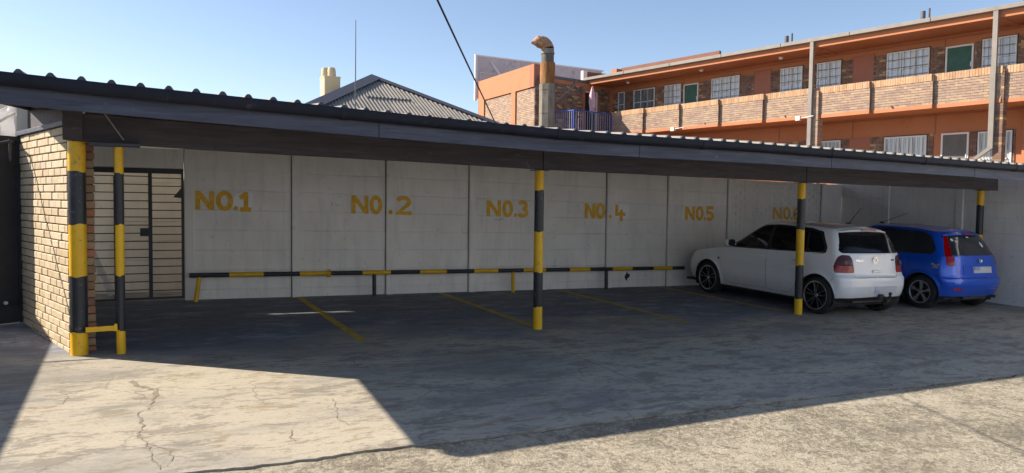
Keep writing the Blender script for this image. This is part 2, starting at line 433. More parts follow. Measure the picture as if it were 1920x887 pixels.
# cracks: narrow jagged dirt-filled grooves, lying on the front slab
def crack(pts, w0, w1, seed, par):
    rr = random.Random(seed); P = []
    for a, b in zip(pts[:-1], pts[1:]):
        n = max(2, int(math.dist(a, b)/.035))
        for i in range(n): P.append((a[0]+(b[0]-a[0])*i/n + rr.uniform(-.014, .014), a[1]+(b[1]-a[1])*i/n + rr.uniform(-.008, .008)))
    P.append(pts[-1]); vs = []; fs = []
    for i, (x, y) in enumerate(P):
        w = (w0 + (w1-w0)*i/len(P))*rr.uniform(.35, 1.3)*(.15 if i in (0, len(P)-1) else 1)
        for sgn in (-1, 1): vs.append((x + sgn*w/2, y + sgn*w*.25, G(x, y)+.003))
    for i in range(len(P)-1): fs.append((2*i, 2*i+1, 2*i+3, 2*i+2))
    mb = MB(); mb.add(vs, fs); o = mb.build('crack', M['crack'], fix=False)
    o.parent = par; return o
S0 = slabs[0]
_c = crack
def crack(pts, w0, w1, seed, par): return _c(pts, w0*.62, w1*.6, seed, par)
crack([(.19,6.67),(.14,6.29),(.06,6.17),(.08,5.82),(.05,5.6),(.10,5.46),(.12,5.12),(.16,4.9)], .03, .02, 1, S0)
crack([(.02,7.2),(.06,6.98),(.20,6.85),(.19,6.6)], .055, .07, 2, S0)
crack([(.10,5.44),(.2,5.3),(.24,5.1),(.2,4.95)], .012, .012, 3, S0)
crack([(1.50,6.1),(1.45,5.8),(1.39,5.54),(1.44,5.3)], .014, .01, 4, S0)
crack([(1.0,5.11),(.99,5.26),(1.04,5.4),(1.22,5.53),(1.3,5.6)], .014, .01, 5, S0)
crack([(1.38,6.3),(1.55,6.5),(1.75,6.62)], .008, .006, 6, S0)
crack([(-.45,5.5),(-.3,5.62),(-.05,5.6)], .010, .006, 7, S0)
crack([(-.5,7.0),(-.42,6.8),(-.46,6.6)], .010, .008, 8, S0)

# bay lines, worn yellow paint on the floor
for i, (x, lab) in enumerate(((2.38, 'worn yellow bay line painted on the floor between bays NO.1 and NO.2'),
                  (4.77, 'worn yellow bay line running to the striped pole in front of NO.3'),
                  (7.11, 'worn yellow bay line painted on the floor below NO.4'),
                  (9.47, 'worn yellow bay line running beside the white hatchback'))):
    mb = MB(); rr = random.Random(40+i); n = 24; y0 = 8.27 if i != 3 else 8.45; vs = []
    if i == 1: y0 = 8.5
    for k in range(n+1):
        y = y0 + (11.9-y0)*k/n
        for sg in (-1, 1):
            xx = x + sg*(.052 + rr.uniform(-.005, .005)); vs.append((xx, y, G(xx, y)+.004))
    mb.add(vs, [(2*k, 2*k+1, 2*k+3, 2*k+2) for k in range(n)])
    tag(mb.build('bay_line', M['line_yellow'], fix=False), lab, 'parking line', 'parking bay lines')

# ------------------------------------------------------------------ glyphs (hand painted stroke letters)
def arc(cx, cy, rx, ry, a0, a1, n=12): return [(cx+rx*math.cos(R(a0+(a1-a0)*k/n)), cy+ry*math.sin(R(a0+(a1-a0)*k/n))) for k in range(n+1)]
GLD = 0
GL = {  # strokes in a 1 x 1 box
 'N': [[(.10,0),(.10,1)], [(.13,.93),(.87,.07)], [(.90,0),(.90,1)]],
 'O': [arc(.5,.5,.38,.415,90,450,22)],
 '1': [[(.08,.66),(.60,.93)], [(.58,1),(.58,.04)], [(.08,.07),(1.,.07)]],
 '2': [arc(.46,.70,.38,.22,165,-30,9)+[(.12,.085),(1.,.085)]],
 '3': [arc(.44,.71,.38,.21,155,-80,10)+[(.44,.52)], [(.44,.52)]+arc(.44,.30,.42,.22,80,-155,10)],
 '4': [[(.20,1),(.20,.36),(1.,.36)], [(.62,.66),(.62,-.12)]],
 '5': [[(.95,.92),(.16,.92),(.14,.53)]+arc(.46,.32,.40,.24,115,-150,10)],
 '6': [arc(.60,.50,.46,.43,70,180,8)+arc(.5,.28,.38,.21,180,540,16)],
 '.': None}
LAY = [0]
def stroke(mb, pts, th, place, dep, closed=False):
    """thick brush stroke as a thin solid; place(u,v,d)->world"""
    LAY[0] = (LAY[0]+1) % 5; dep = dep + .0005*LAY[0]; n = len(pts); L = []; Rr = []
    for i, p in enumerate(pts):
        a = pts[i-1] if i else (pts[-2] if closed else p); b = pts[i+1] if i < n-1 else (pts[1] if closed else p)
        d = Vector((b[0]-a[0], b[1]-a[1])); d.normalize(); q = Vector((-d.y, d.x))
        if 0 < i < n-1:
            d0 = Vector((p[0]-a[0], p[1]-a[1])).normalized(); c = max(.5, abs(d0.dot(d))); w = th/2/c
        else: w = th/2
        L.append((p[0]+q.x*w, p[1]+q.y*w)); Rr.append((p[0]-q.x*w, p[1]-q.y*w))
    vs = [place(u, v, dep) for u, v in L] + [place(u, v, dep) for u, v in Rr]
    mb.add(vs, [(i, i+1, n+i+1, n+i) for i in range(n-1)])
def glyph(mb, ch, u0, u1, v0, v1, th, place, dep):
    if ch == '.':
        cx, cy, r = (u0+u1)/2, v0+(u1-u0)/2, (u1-u0)/2
        mb.add([place(cx+r*math.cos(k*math.pi/5), cy+r*1.05*math.sin(k*math.pi/5), dep) for k in range(10)], [tuple(range(10))]); return
    for st in GL[ch]:
        stroke(mb, [(u0+(u1-u0)*a, v0+(v1-v0)*b) for a, b in st], th, place, dep, ch == 'O')

# ------------------------------------------------------------------ precast wall behind the bays
WY = 11.95
POSTS = [.75, 2.29, 3.81, 5.31, 6.76, 8.20, 9.68, 11.27]; PW = .13
bw = thing('boundary_wall', (.75, WY, G(.75, WY)), 'long off-white precast wall with numbered bays NO.1 to NO.6 behind the carport', 'wall')
def local_shear(vs, X, Y): return [(x, y, z + SX*x + SY*y) for x, y, z in vs]
def panel_mesh(L):
    mb = MB(); mb.box(0, L, 0, .045, 0, .3)
    me = mb.mesh('wall_panel', M['wall'], bevel=.009)
    for v in me.vertices: v.co.z += SX*v.co.x
    return me
cache = {}
rr = random.Random(5)
for i in range(7):
    x0, x1 = POSTS[i]+PW-.01, POSTS[i+1]+.01; L = round(x1-x0, 2)
    if L not in cache: cache[L] = panel_mesh(L)
    for k in range(8):
        z = -.16+.3*k
        zz = z if k < 7 else z
        if k == 7: continue
        o = obj('wall_panel', cache[L], None, (x0, WY + rr.uniform(-.003, .003), G(x0, WY)+z)); o.parent = bw; o.matrix_parent_inverse = Matrix.Translation(-Vector(bw['_w']))
        if i == 0 or True:
            pass
    # top panel: flush with the tops of the posts
    key = ('t', L)
    if key not in cache:
        mb = MB(); mb.box(0, L, 0, .045, 0, .29); me = mb.mesh('wall_panel', M['wall'], bevel=.006)
        for v in me.vertices: v.co.z += SX*v.co.x
        cache[key] = me
    o = obj('wall_panel', cache[key], None, (x0, WY + rr.uniform(-.003, .003), G(x0, WY)+1.94)); o.parent = bw; o.matrix_parent_inverse = Matrix.Translation(-Vector(bw['_w']))
mb = MB(); mb.box(0, PW, -.045, .075, -.05, 2.245); pm = mb.mesh('wall_post', M['wall'], bevel=.008)
for x in POSTS + [14.09]:
    o = obj('wall_post', pm, None, (x, WY, G(x, WY))); o.parent = bw; o.matrix_parent_inverse = Matrix.Translation(-Vector(bw['_w']))
# short run of panels closing the corner
for k in range(8):
    mb = MB(); mb.box(0, .58, 0, .045, 0, .3 if k < 7 else .29); me = mb.mesh('wall_panel', M['wall'], bevel=.006)
    o = obj('wall_panel', me, None, (14.20, WY, G(14.2, WY)-.16+.3*k)); o.parent = bw; o.matrix_parent_inverse = Matrix.Translation(-Vector(bw['_w']))
for x in POSTS[1:] + [14.09]:
    mb = MB(); mb.box(x-.012, x-.0005, WY-.004, WY+.04, G(x, WY), G(x, WY)+2.22); sub('joint', mb, M['joint'], bw)
# painted brick bay (NO.6): every brick a piece
bx0, bx1 = 11.27+PW, 14.09
nb = 11; Lb = (bx1-bx0)/nb; ch = .0862
mb = MB(); mb.box(0, Lb-.006, 0, .10, 0, ch-.007); pb = mb.mesh('brick', M['wall'], bevel=.005)
mb = MB(); mb.box(0, Lb/2-.006, 0, .10, 0, ch-.007); pbh = mb.mesh('brick', M['wall'], bevel=.005)
for c in range(26):
    y = rr.uniform(-.003, .003)
    xs = [bx0 + Lb*k for k in range(nb)] if c % 2 == 0 else [bx0] + [bx0 + Lb*(k+.5) for k in range(nb)]
    for k, x in enumerate(xs):
        me = pb
        if c % 2 and (k == 0 or k == len(xs)-1): me = pbh
        o = obj('brick', me, None, (x, WY + rr.uniform(-.003, .003) + y, G(x, WY)+ch*c)); o.rotation_euler = (0, -SX*-1*.0 + .018, 0); o.parent = bw; o.matrix_parent_inverse = Matrix.Translation(-Vector(bw['_w']))
mb = MB(); mb.add(local_shear([(x, y, z) for x in (bx0, bx1) for y in (WY+.012, WY+.11) for z in (C0, C0+2.23)], 0, 0), [(0,1,3,2),(4,6,7,5),(0,4,5,1),(2,3,7,6),(0,2,6,4),(1,5,7,3)])
sub('mortar_bed', mb, M['wall'], bw)
# numbers
def wplace(u, v, d): return (u, WY - d, G(u, WY) + v)
NUM = {'NO.1': [('N',.91,1.15,1.335,1.615),('O',1.19,1.42,1.335,1.62),('.',1.43,1.50,1.335,1.4),('1',1.515,1.68,1.335,1.62)],
 'NO.2': [('N',3.24,3.51,1.33,1.625),('O',3.54,3.74,1.33,1.625),('.',3.84,3.915,1.33,1.4),('2',3.985,4.26,1.33,1.63)],
 'NO.3': [('N',5.66,5.93,1.33,1.615),('O',5.97,6.17,1.33,1.62),('.',6.195,6.265,1.33,1.4),('3',6.285,6.485,1.33,1.625)],
 'NO.4': [('N',7.72,7.94,1.335,1.62),('O',7.965,8.17,1.335,1.625),('.',8.23,8.30,1.34,1.4),('4',8.39,8.65,1.33,1.61)],
 'NO.5': [('N',10.15,10.38,1.345,1.62),('O',10.42,10.62,1.345,1.625),('.',10.625,10.69,1.345,1.4),('5',10.70,10.90,1.345,1.63)],
 'NO.6': [('N',12.60,12.87,1.40,1.675),('O',12.91,13.14,1.40,1.68),('.',13.15,13.21,1.40,1.46),('6',13.23,13.44,1.40,1.685)]}
for nm, gl in NUM.items():
    mb = MB()
    for chh, u0, u1, v0, v1 in gl:
        d = .007
        if nm in ('NO.2', 'NO.4') and chh == '.': d = .049
        glyph(mb, chh, u0, u1, v0, v1, .068 if nm != 'NO.6' else .06, wplace, d)
    o = sub('bay_number', mb, M['sign_yellow'] if nm != 'NO.6' else MATS['painted_numbers'], bw, fix=False); o['label'] = 'yellow hand-painted ' + nm

# pale over-painted patches round the 1 and the 4
for pu, pv in (([1.40, 1.46, 1.62, 1.72, 1.71, 1.60, 1.47], [1.40, 1.58, 1.635, 1.60, 1.40, 1.345, 1.36]), ([8.36, 8.38, 8.56, 8.73, 8.74, 8.60, 8.42], [1.36, 1.60, 1.635, 1.60, 1.38, 1.345, 1.345])):
    mb = MB(); mb.add([wplace(u, v, .004) for u, v in zip(pu, pv)], [tuple(range(7))]); sub('touch_up_patch', mb, M['patch'], bw, fix=False)
# right-hand wall, square to the first
RX = 14.79
rw = thing('side_wall', (RX, 7, G(RX, 7)), 'plain off-white precast wall on the right behind the blue hatchback', 'wall')
def rpanel(Lp, hgt):
    mb = MB(); mb.box(0, .045, 0, Lp, 0, hgt); me = mb.mesh('wall_panel', M['wallR'], bevel=.006)
    for v in me.vertices: v.co.z += SY*v.co.y
    return me
RP = [12.1, 10.79, 9.17, 7.6, 6.0, 4.4, 2.8, 1.2, -.4]
for a, b in zip(RP[1:], RP[:-1]):
    y0, y1 = a+.07, b-.05; L = round(y1-y0, 2)
    for k in range(9):
        hg = .3 if k < 8 else .26
        key = ('r', L, hg)
        if key not in cache: cache[key] = rpanel(L, hg)
        o = obj('wall_panel', cache[key], None, (RX + rr.uniform(-.003, .003), y0, G(RX, y0)-.16+.3*k)); o.parent = rw; o.matrix_parent_inverse = Matrix.Translation(-Vector(rw['_w']))
mb = MB(); mb.box(-.03, .075, -.075, .075, -.05, 2.50); pm = mb.mesh('wall_post', M['wallR'], bevel=.008)
for y in RP:
    o = obj('wall_post', pm, None, (RX, y, G(RX, y))); o.parent = rw; o.matrix_parent_inverse = Matrix.Translation(-Vector(rw['_w']))

# ------------------------------------------------------------------ brick pier and side wall on the left
A0, B0 = Vector((-.52, 8.54, 0)), Vector((-1.14, 10.545, 0))
bd = (B0-A0).normalized(); bn = Vector((bd.y, -bd.x, 0))     # bn points into the carport
pier = thing('brick_pier', (A0.x, A0.y, G(A0.x, A0.y)), 'yellow face-brick side wall with a sunlit flank behind the left striped pole', 'brick wall')
ang = math.atan2(bd.y, bd.x)
nbk = 9; Lb = (B0-A0).length/nbk; cb = .0815
def bmesh_brick(l, w, hh, mat):
    mb = MB(); mb.box(0, l, 0, w, 0, hh); return mb.mesh('brick', mat, bevel=.005)
bs = bmesh_brick(Lb-.011, .105, cb-.011, M['brick_side']); bh = bmesh_brick(Lb/2-.011, .105, cb-.011, M['brick_side'])
be = bmesh_brick(.22, .118, cb-.011, M['brick_end'])
def put(me, P, z, jit=.004):
    o = obj('brick', me, None, (P.x + rr.uniform(-jit, jit), P.y + rr.uniform(-jit, jit)*.5, G(P.x, P.y)*0 + z)); o.rotation_euler = (0, 0, ang + rr.uniform(-.006, .006))
    o.parent = pier; o.matrix_parent_inverse = Matrix.Translation(-Vector(pier['_w'])); return o
NC = 28; zb0 = G(A0.x, A0.y) - .03
for c in range(NC):
    z = zb0 + c*cb
    for k in range(nbk + (c % 2)):
        t0 = k*Lb - (Lb/2 if c % 2 else 0)
        if c % 2 and k == 0: me, t0 = bh, 0
        elif c % 2 and k == nbk: me = bh
        else: me = bs
        if len([x for x in pier.children if x.name.startswith('brick')]) > 0 and False: pass
        # local +Y of the rotated brick points to -bn, so shift by its depth
        P = A0 + bd*t0 + bn*.105
        put(me, P, z)
    # right leaf: only its end shows
    put(be, A0 + bd*0.0 + bn*.245 + bd*.005, z, .006)
core = MB()
def pt(t_, w_, z): q = A0 + bd*t_ + bn*w_; return (q.x, q.y, z)
def pblock(mb, t0, t1, w0, w1, z0, z1, mi=0):
    mb.add([pt(t0,w0,z0),pt(t1,w0,z0),pt(t1,w1,z0),pt(t0,w1,z0),pt(t0,w0,z1),pt(t1,w0,z1),pt(t1,w1,z1),pt(t0,w1,z1)],
           [(0,3,2,1),(4,5,6,7),(0,1,5,4),(1,2,6,5),(2,3,7,6),(3,0,4,7)], mi)
pblock(core, .012, 2.085, .012, .235, zb0, zb0+NC*cb-.012)
pblock(core, .24, 2.085, .10, .248, zb0, zb0+NC*cb-.012)
sub('mortar_bed', core, M['mortar'], pier)
# plastered return from the brickwork to the gate, out of sight behind it
ret = MB(); ret.add([(x, y, z) for x, y in ((-1.14,10.55),(-.98,10.6),(-.50,12.05),(-.66,12.1)) for z in (G(-1,11)-.1, G(-1,11)+2.75)], [(0,1,3,2),(2,3,5,4),(4,5,7,6),(6,7,1,0),(0,2,4,6),(1,3,5,7)])
sub('plaster_return', ret, M['yardwall'], pier)

# ------------------------------------------------------------------ barred gate
gt = thing('barred_gate', (.16, WY, G(.16, WY)), 'dark steel barred gate between the brick pier and the NO.1 bay', 'gate')
zg = G(.16, WY)
fr = MB(); fr.box(-.46, .745, WY-.025, WY+.025, zg+1.84, zg+1.915); fr.box(.71, .745, WY-.02, WY+.02, zg+.02, zg+1.84); fr.box(-.46, -.42, WY-.02, WY+.02, zg+.02, zg+1.84)
fr.box(-.42, .71, WY-.018, WY+.018, zg+.02, zg+.05)
sub('frame', fr, M['steel'], gt)
mu = MB(); mu.box(.275, .325, WY-.028, WY+.028, zg+.02, zg+1.86); sub('mullion', mu, M['steel'], gt)
mu = MB(); mu.box(-.166, -.152, WY-.010, WY+.010, zg+.05, zg+1.80); sub('stile', mu, M['steel'], gt)
bl = MB(); bl.tube([(-.42, WY, 0), (.275, WY, 0)], .0075, 6); bl = bl.mesh('bar', M['steel'])
br = MB(); br.tube([(.325, WY, 0), (.71, WY, 0)], .0075, 6); br = br.mesh('bar', M['steel'])
for k in range(15):
    for me, dz in ((bl, 0), (br, -.02)):
        o = obj('bar', me, None, (0, 0, zg + .165 + .1165*k + dz)); o.parent = gt; o.matrix_parent_inverse = Matrix.Translation(-Vector(gt['_w']))
lk = MB(); lk.box(.165, .28, WY-.05, WY-.03, zg+.94, zg+1.055); lk.box(.20, .24, WY-.065, WY-.05, zg+.97, zg+1.02); sub('lock_box', lk, M['steel'], gt, bevel=.004)
gs = MB(); gs.prism([(.60, WY-.03, zg+1.5), (.712, WY-.03, zg+1.49), (.712, WY-.03, zg+1.64)], (0, .006, 0)); sub('gusset', gs, M['pole_cap'], gt)
# plastered lintel over the gate
lt = MB(); lt.box(-.50, .745, WY-.02, WY+.06, zg+1.918, zg+2.2)
o = sub('lintel', lt, M['wallR'], bw, bevel=.006)
# passage behind the gate
yw = thing('yard_wall', (-.4, 12.9, G(-.4, 12.9)), 'pale cream wall of the passage seen through the barred gate', 'wall')
mb = MB(); mb.box(-2.2, 1.6, 12.9, 13.05, -.1, G(0,12.9)+2.81); sub('wall_face', mb, M['yardwall'], yw)
for k in range(9):
    mb = MB(); mb.box(-2.2, 1.6, 12.885, 12.9, G(0,12.9)-.1+.3*k+.004, G(0,12.9)+.196+.3*k); sub('wall_panel', mb, M['yardwall'], yw, bevel=.005)
mb = MB(); mb.box(-.36, -.22, 12.86, 12.885, 0, G(0,12.9)+2.6); sub('wall_post', mb, M['yardwall'], yw)
sheet('passage_floor', -4, 16, 13.1, 30, .0, M['dust'])
pp = MB(); pp.tube([(-.50, 12.45, G(0,12.4)+.75), (-.20, 12.38, G(0,12.4)+.04)], .055, 16)
tag(pp.build('leaning_pipe', M['pvc'], smooth=40), 'pale plastic pipe leaning in the passage behind the barred gate', 'pipe')

# ------------------------------------------------------------------ tall dark steel gate leaf on the far left
dg = thing('steel_gate_leaf', (-1.1, 10.12, G(-1.1, 10.12)), 'tall dark sheet-steel gate leaf at the left edge beside the brick pier', 'gate')
zg2 = G(-1.1, 10.12)
gd = Vector((-.84, -.54, 0)).normalized(); gn = Vector((-gd.y, gd.x, 0))
def gp_(a, b, z): q = Vector((-1.115, 10.47, 0)) + gd*a + gn*b; return (q.x, q.y, z)
mb = MB(gp_); mb.box(.0, .40, -.008, .008, zg2+.03, zg2+2.2); sub('sheet', mb, M['panel_dark'], dg)
mb = MB(gp_)
for a in (0., .36): mb.box(a, a+.04, .009, .04, zg2+.02, zg2+2.205)
mb.box(.041, .359, .009, .036, zg2+2.15, zg2+2.2); mb.box(.041, .359, .009, .036, zg2+.03, zg2+.22)
sub('frame', mb, M['panel_dark'], dg)
mb = MB(); mb.tube([gp_(.20, .036, zg2+.27), gp_(.20, .06, zg2+.27)], .02, 10); sub('bolt', mb, M['white_steel'], dg)
mb = MB(); mb.tube([(-1.15, 10.09, 2.36), (-2.16, 9.79, 2.05), (-3.06, 9.52, 1.77)], .016, 8); sub('shadow_bar', mb, M['panel_dark'], dg)  # unseen bar added to cast the cable's shadow line across the pier
mb = MB(); mb.tube([(-1.16, 10.09, zg2+1.9), (-1.16, 10.09, 2.38)], .014, 8); mb.tube([(-1.16, 10.09, 2.36), (-1.16, 10.40, 2.36)], .014, 8); sub('shadow_bar_bracket', mb, M['panel_dark'], dg)
# low wall outside the frame on the left; its shadow edges the sunlit slab
lw = thing('driveway_wall', (-3.1, 6.2, G(-3, 6.2)), 'plain wall along the driveway beyond the left edge of the picture', 'wall')
mb = MB(); mb.add([(x, y, G(x, y)*1 + z) for x in (-3.21, -3.06) for y in (-6., 12.6) for z in (-.1, 1.98)], [(0,1,3,2),(4,6,7,5),(0,4,5,1),(2,3,7,6),(0,2,6,4),(1,5,7,3)])
sub('wall_face', mb, M['wallR'], lw)
# pale canvas heap and stay seen under the roof at the far left
cv = thing('canvas_awning', (-1.5, 11.2, 1.2), 'crumpled white canvas awning seen above the dark gate leaf', 'awning')
mb = MB(); n = 14; vs = []; fs = []; rr2 = random.Random(9)
for j in range(9):
    for i in range(n+1):
        vs.append((-2.1 + .94*i/n, 11.2 + .05*math.sin(i*1.9+j*.5) + .03*rr2.random() - .03*j, 2.30 + .52*j/8 - .07*math.sin(i*.8)*j/8))
for j in range(8):
    for i in range(n): a = j*(n+1)+i; fs.append((a, a+1, a+n+2, a+n+1))
mb.add(vs, fs); o = sub('canvas', mb, M['canvas'], cv, smooth=60)
mod = o.modifiers.new('thick', 'SOLIDIFY'); mod.thickness = .01
mb = MB(); mb.tube([(-1.9, 11.0, 2.25), (-1.2, 10.9, 2.75)], .015, 8); mb.tube([(-1.75, 11.1, .2), (-1.75, 11.1, 2.8)], .02, 8); sub('stay', mb, M['pvc'], cv)
# ------------------------------------------------------------------ carport
YF = 6.80; SL = .055
HX = [(-1.2, 2.512), (-.85, 2.503), (-.14, 2.482), (.66, 2.471), (2.57, 2.440), (4.4, 2.421), (6.7, 2.454), (9.5, 2.470), (12.3, 2.479), (14.8, 2.485)]
def interp(tab, x):
    for (a, b), (c, d) in zip(tab[:-1], tab[1:]):
        if x <= c: return b + (d-b)*(x-a)/(c-a)
    return tab[-1][1]
def hr(x, y, dz=0.): return G(x, y) + interp(HX, x) + SL*(y-YF) + dz - .018*math.exp(-((x-3.0)/1.3)**2)     # underside level of the roof sheets
cp = thing('carport', (4.75, 8.38, G(4.75, 8.38)), 'low corrugated-roof carport with dark timber beams on yellow and black striped poles', 'carport')
def xpts(x0, x1, st=.6):
    n = max(1, round((x1-x0)/st)); return [x0+(x1-x0)*k/n for k in range(n+1)]
def run(mb, x0, x1, prof, zf, mi=0, st=.6):
    """sweep a closed (y,z) profile along X; zf(x, y) gives the datum"""
    xs = xpts(x0, x1, st); n = len(prof); vs = []; fs = []
    for x in xs: vs += [(x, y, zf(x, y)+z) for y, z in prof]
    for i in range(len(xs)-1):
        for k in range(n): fs.append((i*n+k, i*n+(k+1) % n, (i+1)*n+(k+1) % n, (i+1)*n+k))
    fs.append(tuple(range(n))); fs.append(tuple(reversed(range((len(xs)-1)*n, len(xs)*n))))
    mb.add(vs, fs, mi)
# roof sheets: four ribs each
P = .2055; XL = -1.02; nr = 76; YB = 12.50
ribp = [(0, 0), (.062, 0), (.085, .030), (.094, .037), (.112, .037), (.121, .030), (.144, 0), (P, 0)]
k = 0
while k < nr:
    mb = MB(); pts = []
    for j in range(k, min(k+4, nr)):
        pts += [(XL + P*j + a, b) for a, b in (ribp if j == k else ribp[1:])]
    lap = rr.uniform(-.012, .012)
    ys = [YF-.055+lap, 8.4, 10.4, YB]; n = len(pts); vs = []; fs = []
    for th in (.0, .0035):
        for y in ys: vs += [(x, y, hr(x, y)+z+th) for x, z in pts]
    nl = n*len(ys)
    for i in range(len(ys)-1):
        for q in range(n-1):
            a = i*n+q; fs += [(a, a+n, a+n+1, a+1), (nl+a, nl+a+1, nl+a+n+1, nl+a+n)]
    for q in range(n-1): fs.append((q, q+1, nl+q+1, nl+q))
    for i in range(len(ys)-1):
        a = i*n; fs += [(a, nl+a, nl+a+n, a+n)]; a = i*n+n-1; fs += [(a, a+n, nl+a+n, nl+a)]
    mb.add(vs, fs); sub('roof_sheet', mb, M['sheet'], cp)
    # dark closer under the ribs at the eave
    k += 4
XR = XL + P*nr
mb = MB()
for j in range(nr):
    x0 = XL + P*j
    mb.prism([(x0+a, YF-.075, hr(x0+a, YF-.055)+b+.004) for a, b in ((.058, -.008), (.083, .030), (.094, .039), (.112, .039), (.123, .030), (.148, -.008))], (0, .03, 0))
o = sub('eave_closer', mb, M['sheet_end'], cp); tag(o, kind='stuff')
# gutter in lengths with collars, and the fascia board behind it
gp = [(YF-.004, 0.)] + [(YF-.062+.058*math.cos(a), -.045+.052*math.sin(a)) for a in [R(q) for q in (-20, -55, -90, -120, -150, -175)]] + [(YF-.122, -.01), (YF-.118, .004), (YF-.112, .004), (YF-.108, -.008), (YF-.02, -.03)]
gx = [XL, 1.75, 4.0, 5.95, 8.1, 10.0, 12.2, XR]
zf = lambda x, y: G(x, y) + interp(HX, x)
for a, b in zip(gx[:-1], gx[1:]):
    mb = MB(); run(mb, a+.002, b-.002, gp, zf); sub('gutter', mb, M['gutter'], cp, smooth=40)
gc = [((y-(YF-.062))*1.06+YF-.062-.001, z*1.05-.002) for y, z in gp[:8]] + [(YF-.01, -.02)]
for b in gx[1:-1]:
    mb = MB(); run(mb, b-.03, b+.03, gc, zf); sub('gutter_collar', mb, M['gutter'], cp, smooth=40)
for a, b in zip([XL, 2.1, 5.1, 8.2, 11.3], [2.1, 5.1, 8.2, 11.3, XR]):
    mb = MB(); d = rr.uniform(-.004, .004)
    run(mb, a+.002, b-.002, [(YF, -.012), (YF, -.225+d), (YF+.032, -.225+d), (YF+.032, -.012)], zf); sub('fascia_board', mb, M['fascia'], cp, bevel=.003)
# main beam on the poles
BT = [(-1.2, 2.095), (-.44, 2.092), (.81, 2.075), (3.17, 2.078), (4.73, 2.07), (9.49, 2.098), (14.3, 2.150), (15, 2.155)]
zb = lambda x, y: G(x, y) + interp(BT, x)
for a, b in ((-.46, 4.74), (4.75, 9.5), (9.51, 14.6)):
    mb = MB(); run(mb, a, b, [(8.345, 0), (8.47, 0), (8.47, .27), (8.345, .27)], zb); sub('beam', mb, M['beam'], cp, bevel=.004)
# rafters and purlins
x = -.80
while x < 14.6:
    mb = MB(); w = .024; ys = [YF+.034, 8.4, 10.4, 12.44]; vs = []
    for y in ys: vs += [(x-w, y, hr(x, y, -.19)), (x+w, y, hr(x, y, -.19)), (x+w, y, hr(x, y, -.052)), (x-w, y, hr(x, y, -.052))]
    fs = [(i*4+k, i*4+(k+1) % 4, i*4+4+(k+1) % 4, i*4+4+k) for i in range(3) for k in range(4)] + [(3,2,1,0), (12,13,14,15)]
    mb.add(vs, fs); sub('rafter', mb, M['beam'], cp); x += 1.187
for y in (7.05, 8.38, 9.7, 11.0, 12.35):
    mb = MB(); run(mb, XL+.02, XR-.02, [(y-.025, -.05), (y+.025, -.05), (y+.025, -.002), (y-.025, -.002)], lambda x, yy: hr(x, y)); sub('purlin', mb, M['beam'], cp)
mb = MB(); run(mb, XL+.05, XR-.02, [(12.45, -.24), (12.475, -.24), (12.475, -.003), (12.45, -.003)], lambda x, yy: hr(x, y)); sub('blocking_board', mb, M['beam'], cp)  # board added to block the bright gap between wall top and roof
# left edge: barge board, infill over the brick pier, wall plate
mb = MB(); vs = []
for y in (YF+.03, 9.5, YB): vs += [(XL, y, hr(XL, y, -.20)), (XL+.03, y, hr(XL, y, -.20)), (XL+.03, y, hr(XL, y, -.004)), (XL, y, hr(XL, y, -.004))]
mb.add(vs, [(i*4+k, i*4+(k+1) % 4, i*4+4+(k+1) % 4, i*4+4+k) for i in range(2) for k in range(4)] + [(3,2,1,0), (8,9,10,11)]); sub('barge_board', mb, M['beam'], cp)
zt = zb0 + NC*cb
inf = MB(); vs = []
for t_ in (.0, 1.2, 2.08, 3.9):
    for w_ in (.11, .14):
        q = A0 + bd*t_ + bn*w_
        vs += [(q.x, q.y, zt+.04 if t_ < 3 else zt-.3), (q.x, q.y, hr(q.x, q.y, -.007))]
for i in range(3): a = 4*i; inf.add([vs[j] for j in range(a, a+8)], [(0,1,5,4),(2,6,7,3),(0,4,6,2),(1,3,7,5),(0,2,3,1),(4,5,7,6)])
sub('infill_board', inf, M['beam'], cp)
pl = MB(); pblock(pl, .02, 2.05, -.03, .25, zt-.004, zt+.045); sub('wall_plate', pl, M['fascia'], cp, bevel=.004)
pl = MB(); g0 = G(-.4, 8.3); pl.box(-.535, -.37, 8.28, 8.343, g0+2.10, g0+2.42); sub('end_block', pl, M['beam'], cp, bevel=.004)
pl = MB(); pl.box(-.31, .125, 8.26, 8.40, g0+2.055, g0+2.088); sub('bearing_plate', pl, M['fascia'], cp, bevel=.003)
pl = MB(); pl.tube([(-.22, 8.2, g0+2.42), (-.02, 8.29, g0+2.12)], .007, 6); sub('stay_rod', pl, M['grey_pipe'], cp)
# striped poles
def pole(name, x, y, r, bands, par, label=None, tilt=0, n=24):
    z0 = G(x, y); mb = MB(); n_ = len(bands)-1; vs = []; fs = []; mi = []
    zs = []
    for i in range(n_):
        a, b = bands[i], bands[i+1]; mcol = i % 2
        rows = [a, a+(b-a)*.5, b]
        o = len(vs)
        for q in rows:
            for k in range(n):
                an = 2*math.pi*k/n; wob = .007*math.sin(2*an+i*2.1+x)+.004*math.sin(5*an+i) if q == b and i < n_-1 else (.007*math.sin(2*an+(i-1)*2.1+x)+.004*math.sin(5*an+i-1) if q == a and i else 0)
                vs.append((x+r*math.cos(an), y+r*math.sin(an), z0+q+wob))
        for j in range(2):
            for k in range(n): fs.append((o+j*n+k, o+j*n+(k+1) % n, o+(j+1)*n+(k+1) % n, o+(j+1)*n+k)); mi.append(mcol)
    mb.add(vs, fs); mb.m = mi
    o = sub(name, mb, [M['yellow'], M['black']], par, smooth=50, fix=False)
    if label: o['label'] = label
    return o
pole('pole', -.43, 8.445, .078, [-.02, .223, .778, 1.285, 1.80, 2.092], cp, 'thick yellow and black striped pole against the brick pier')
pole('pole', -.065, 8.38, .042, [-.02, .234, .786, 1.29, 1.80, 2.056], cp, 'thin yellow and black striped pole beside the brick pier')
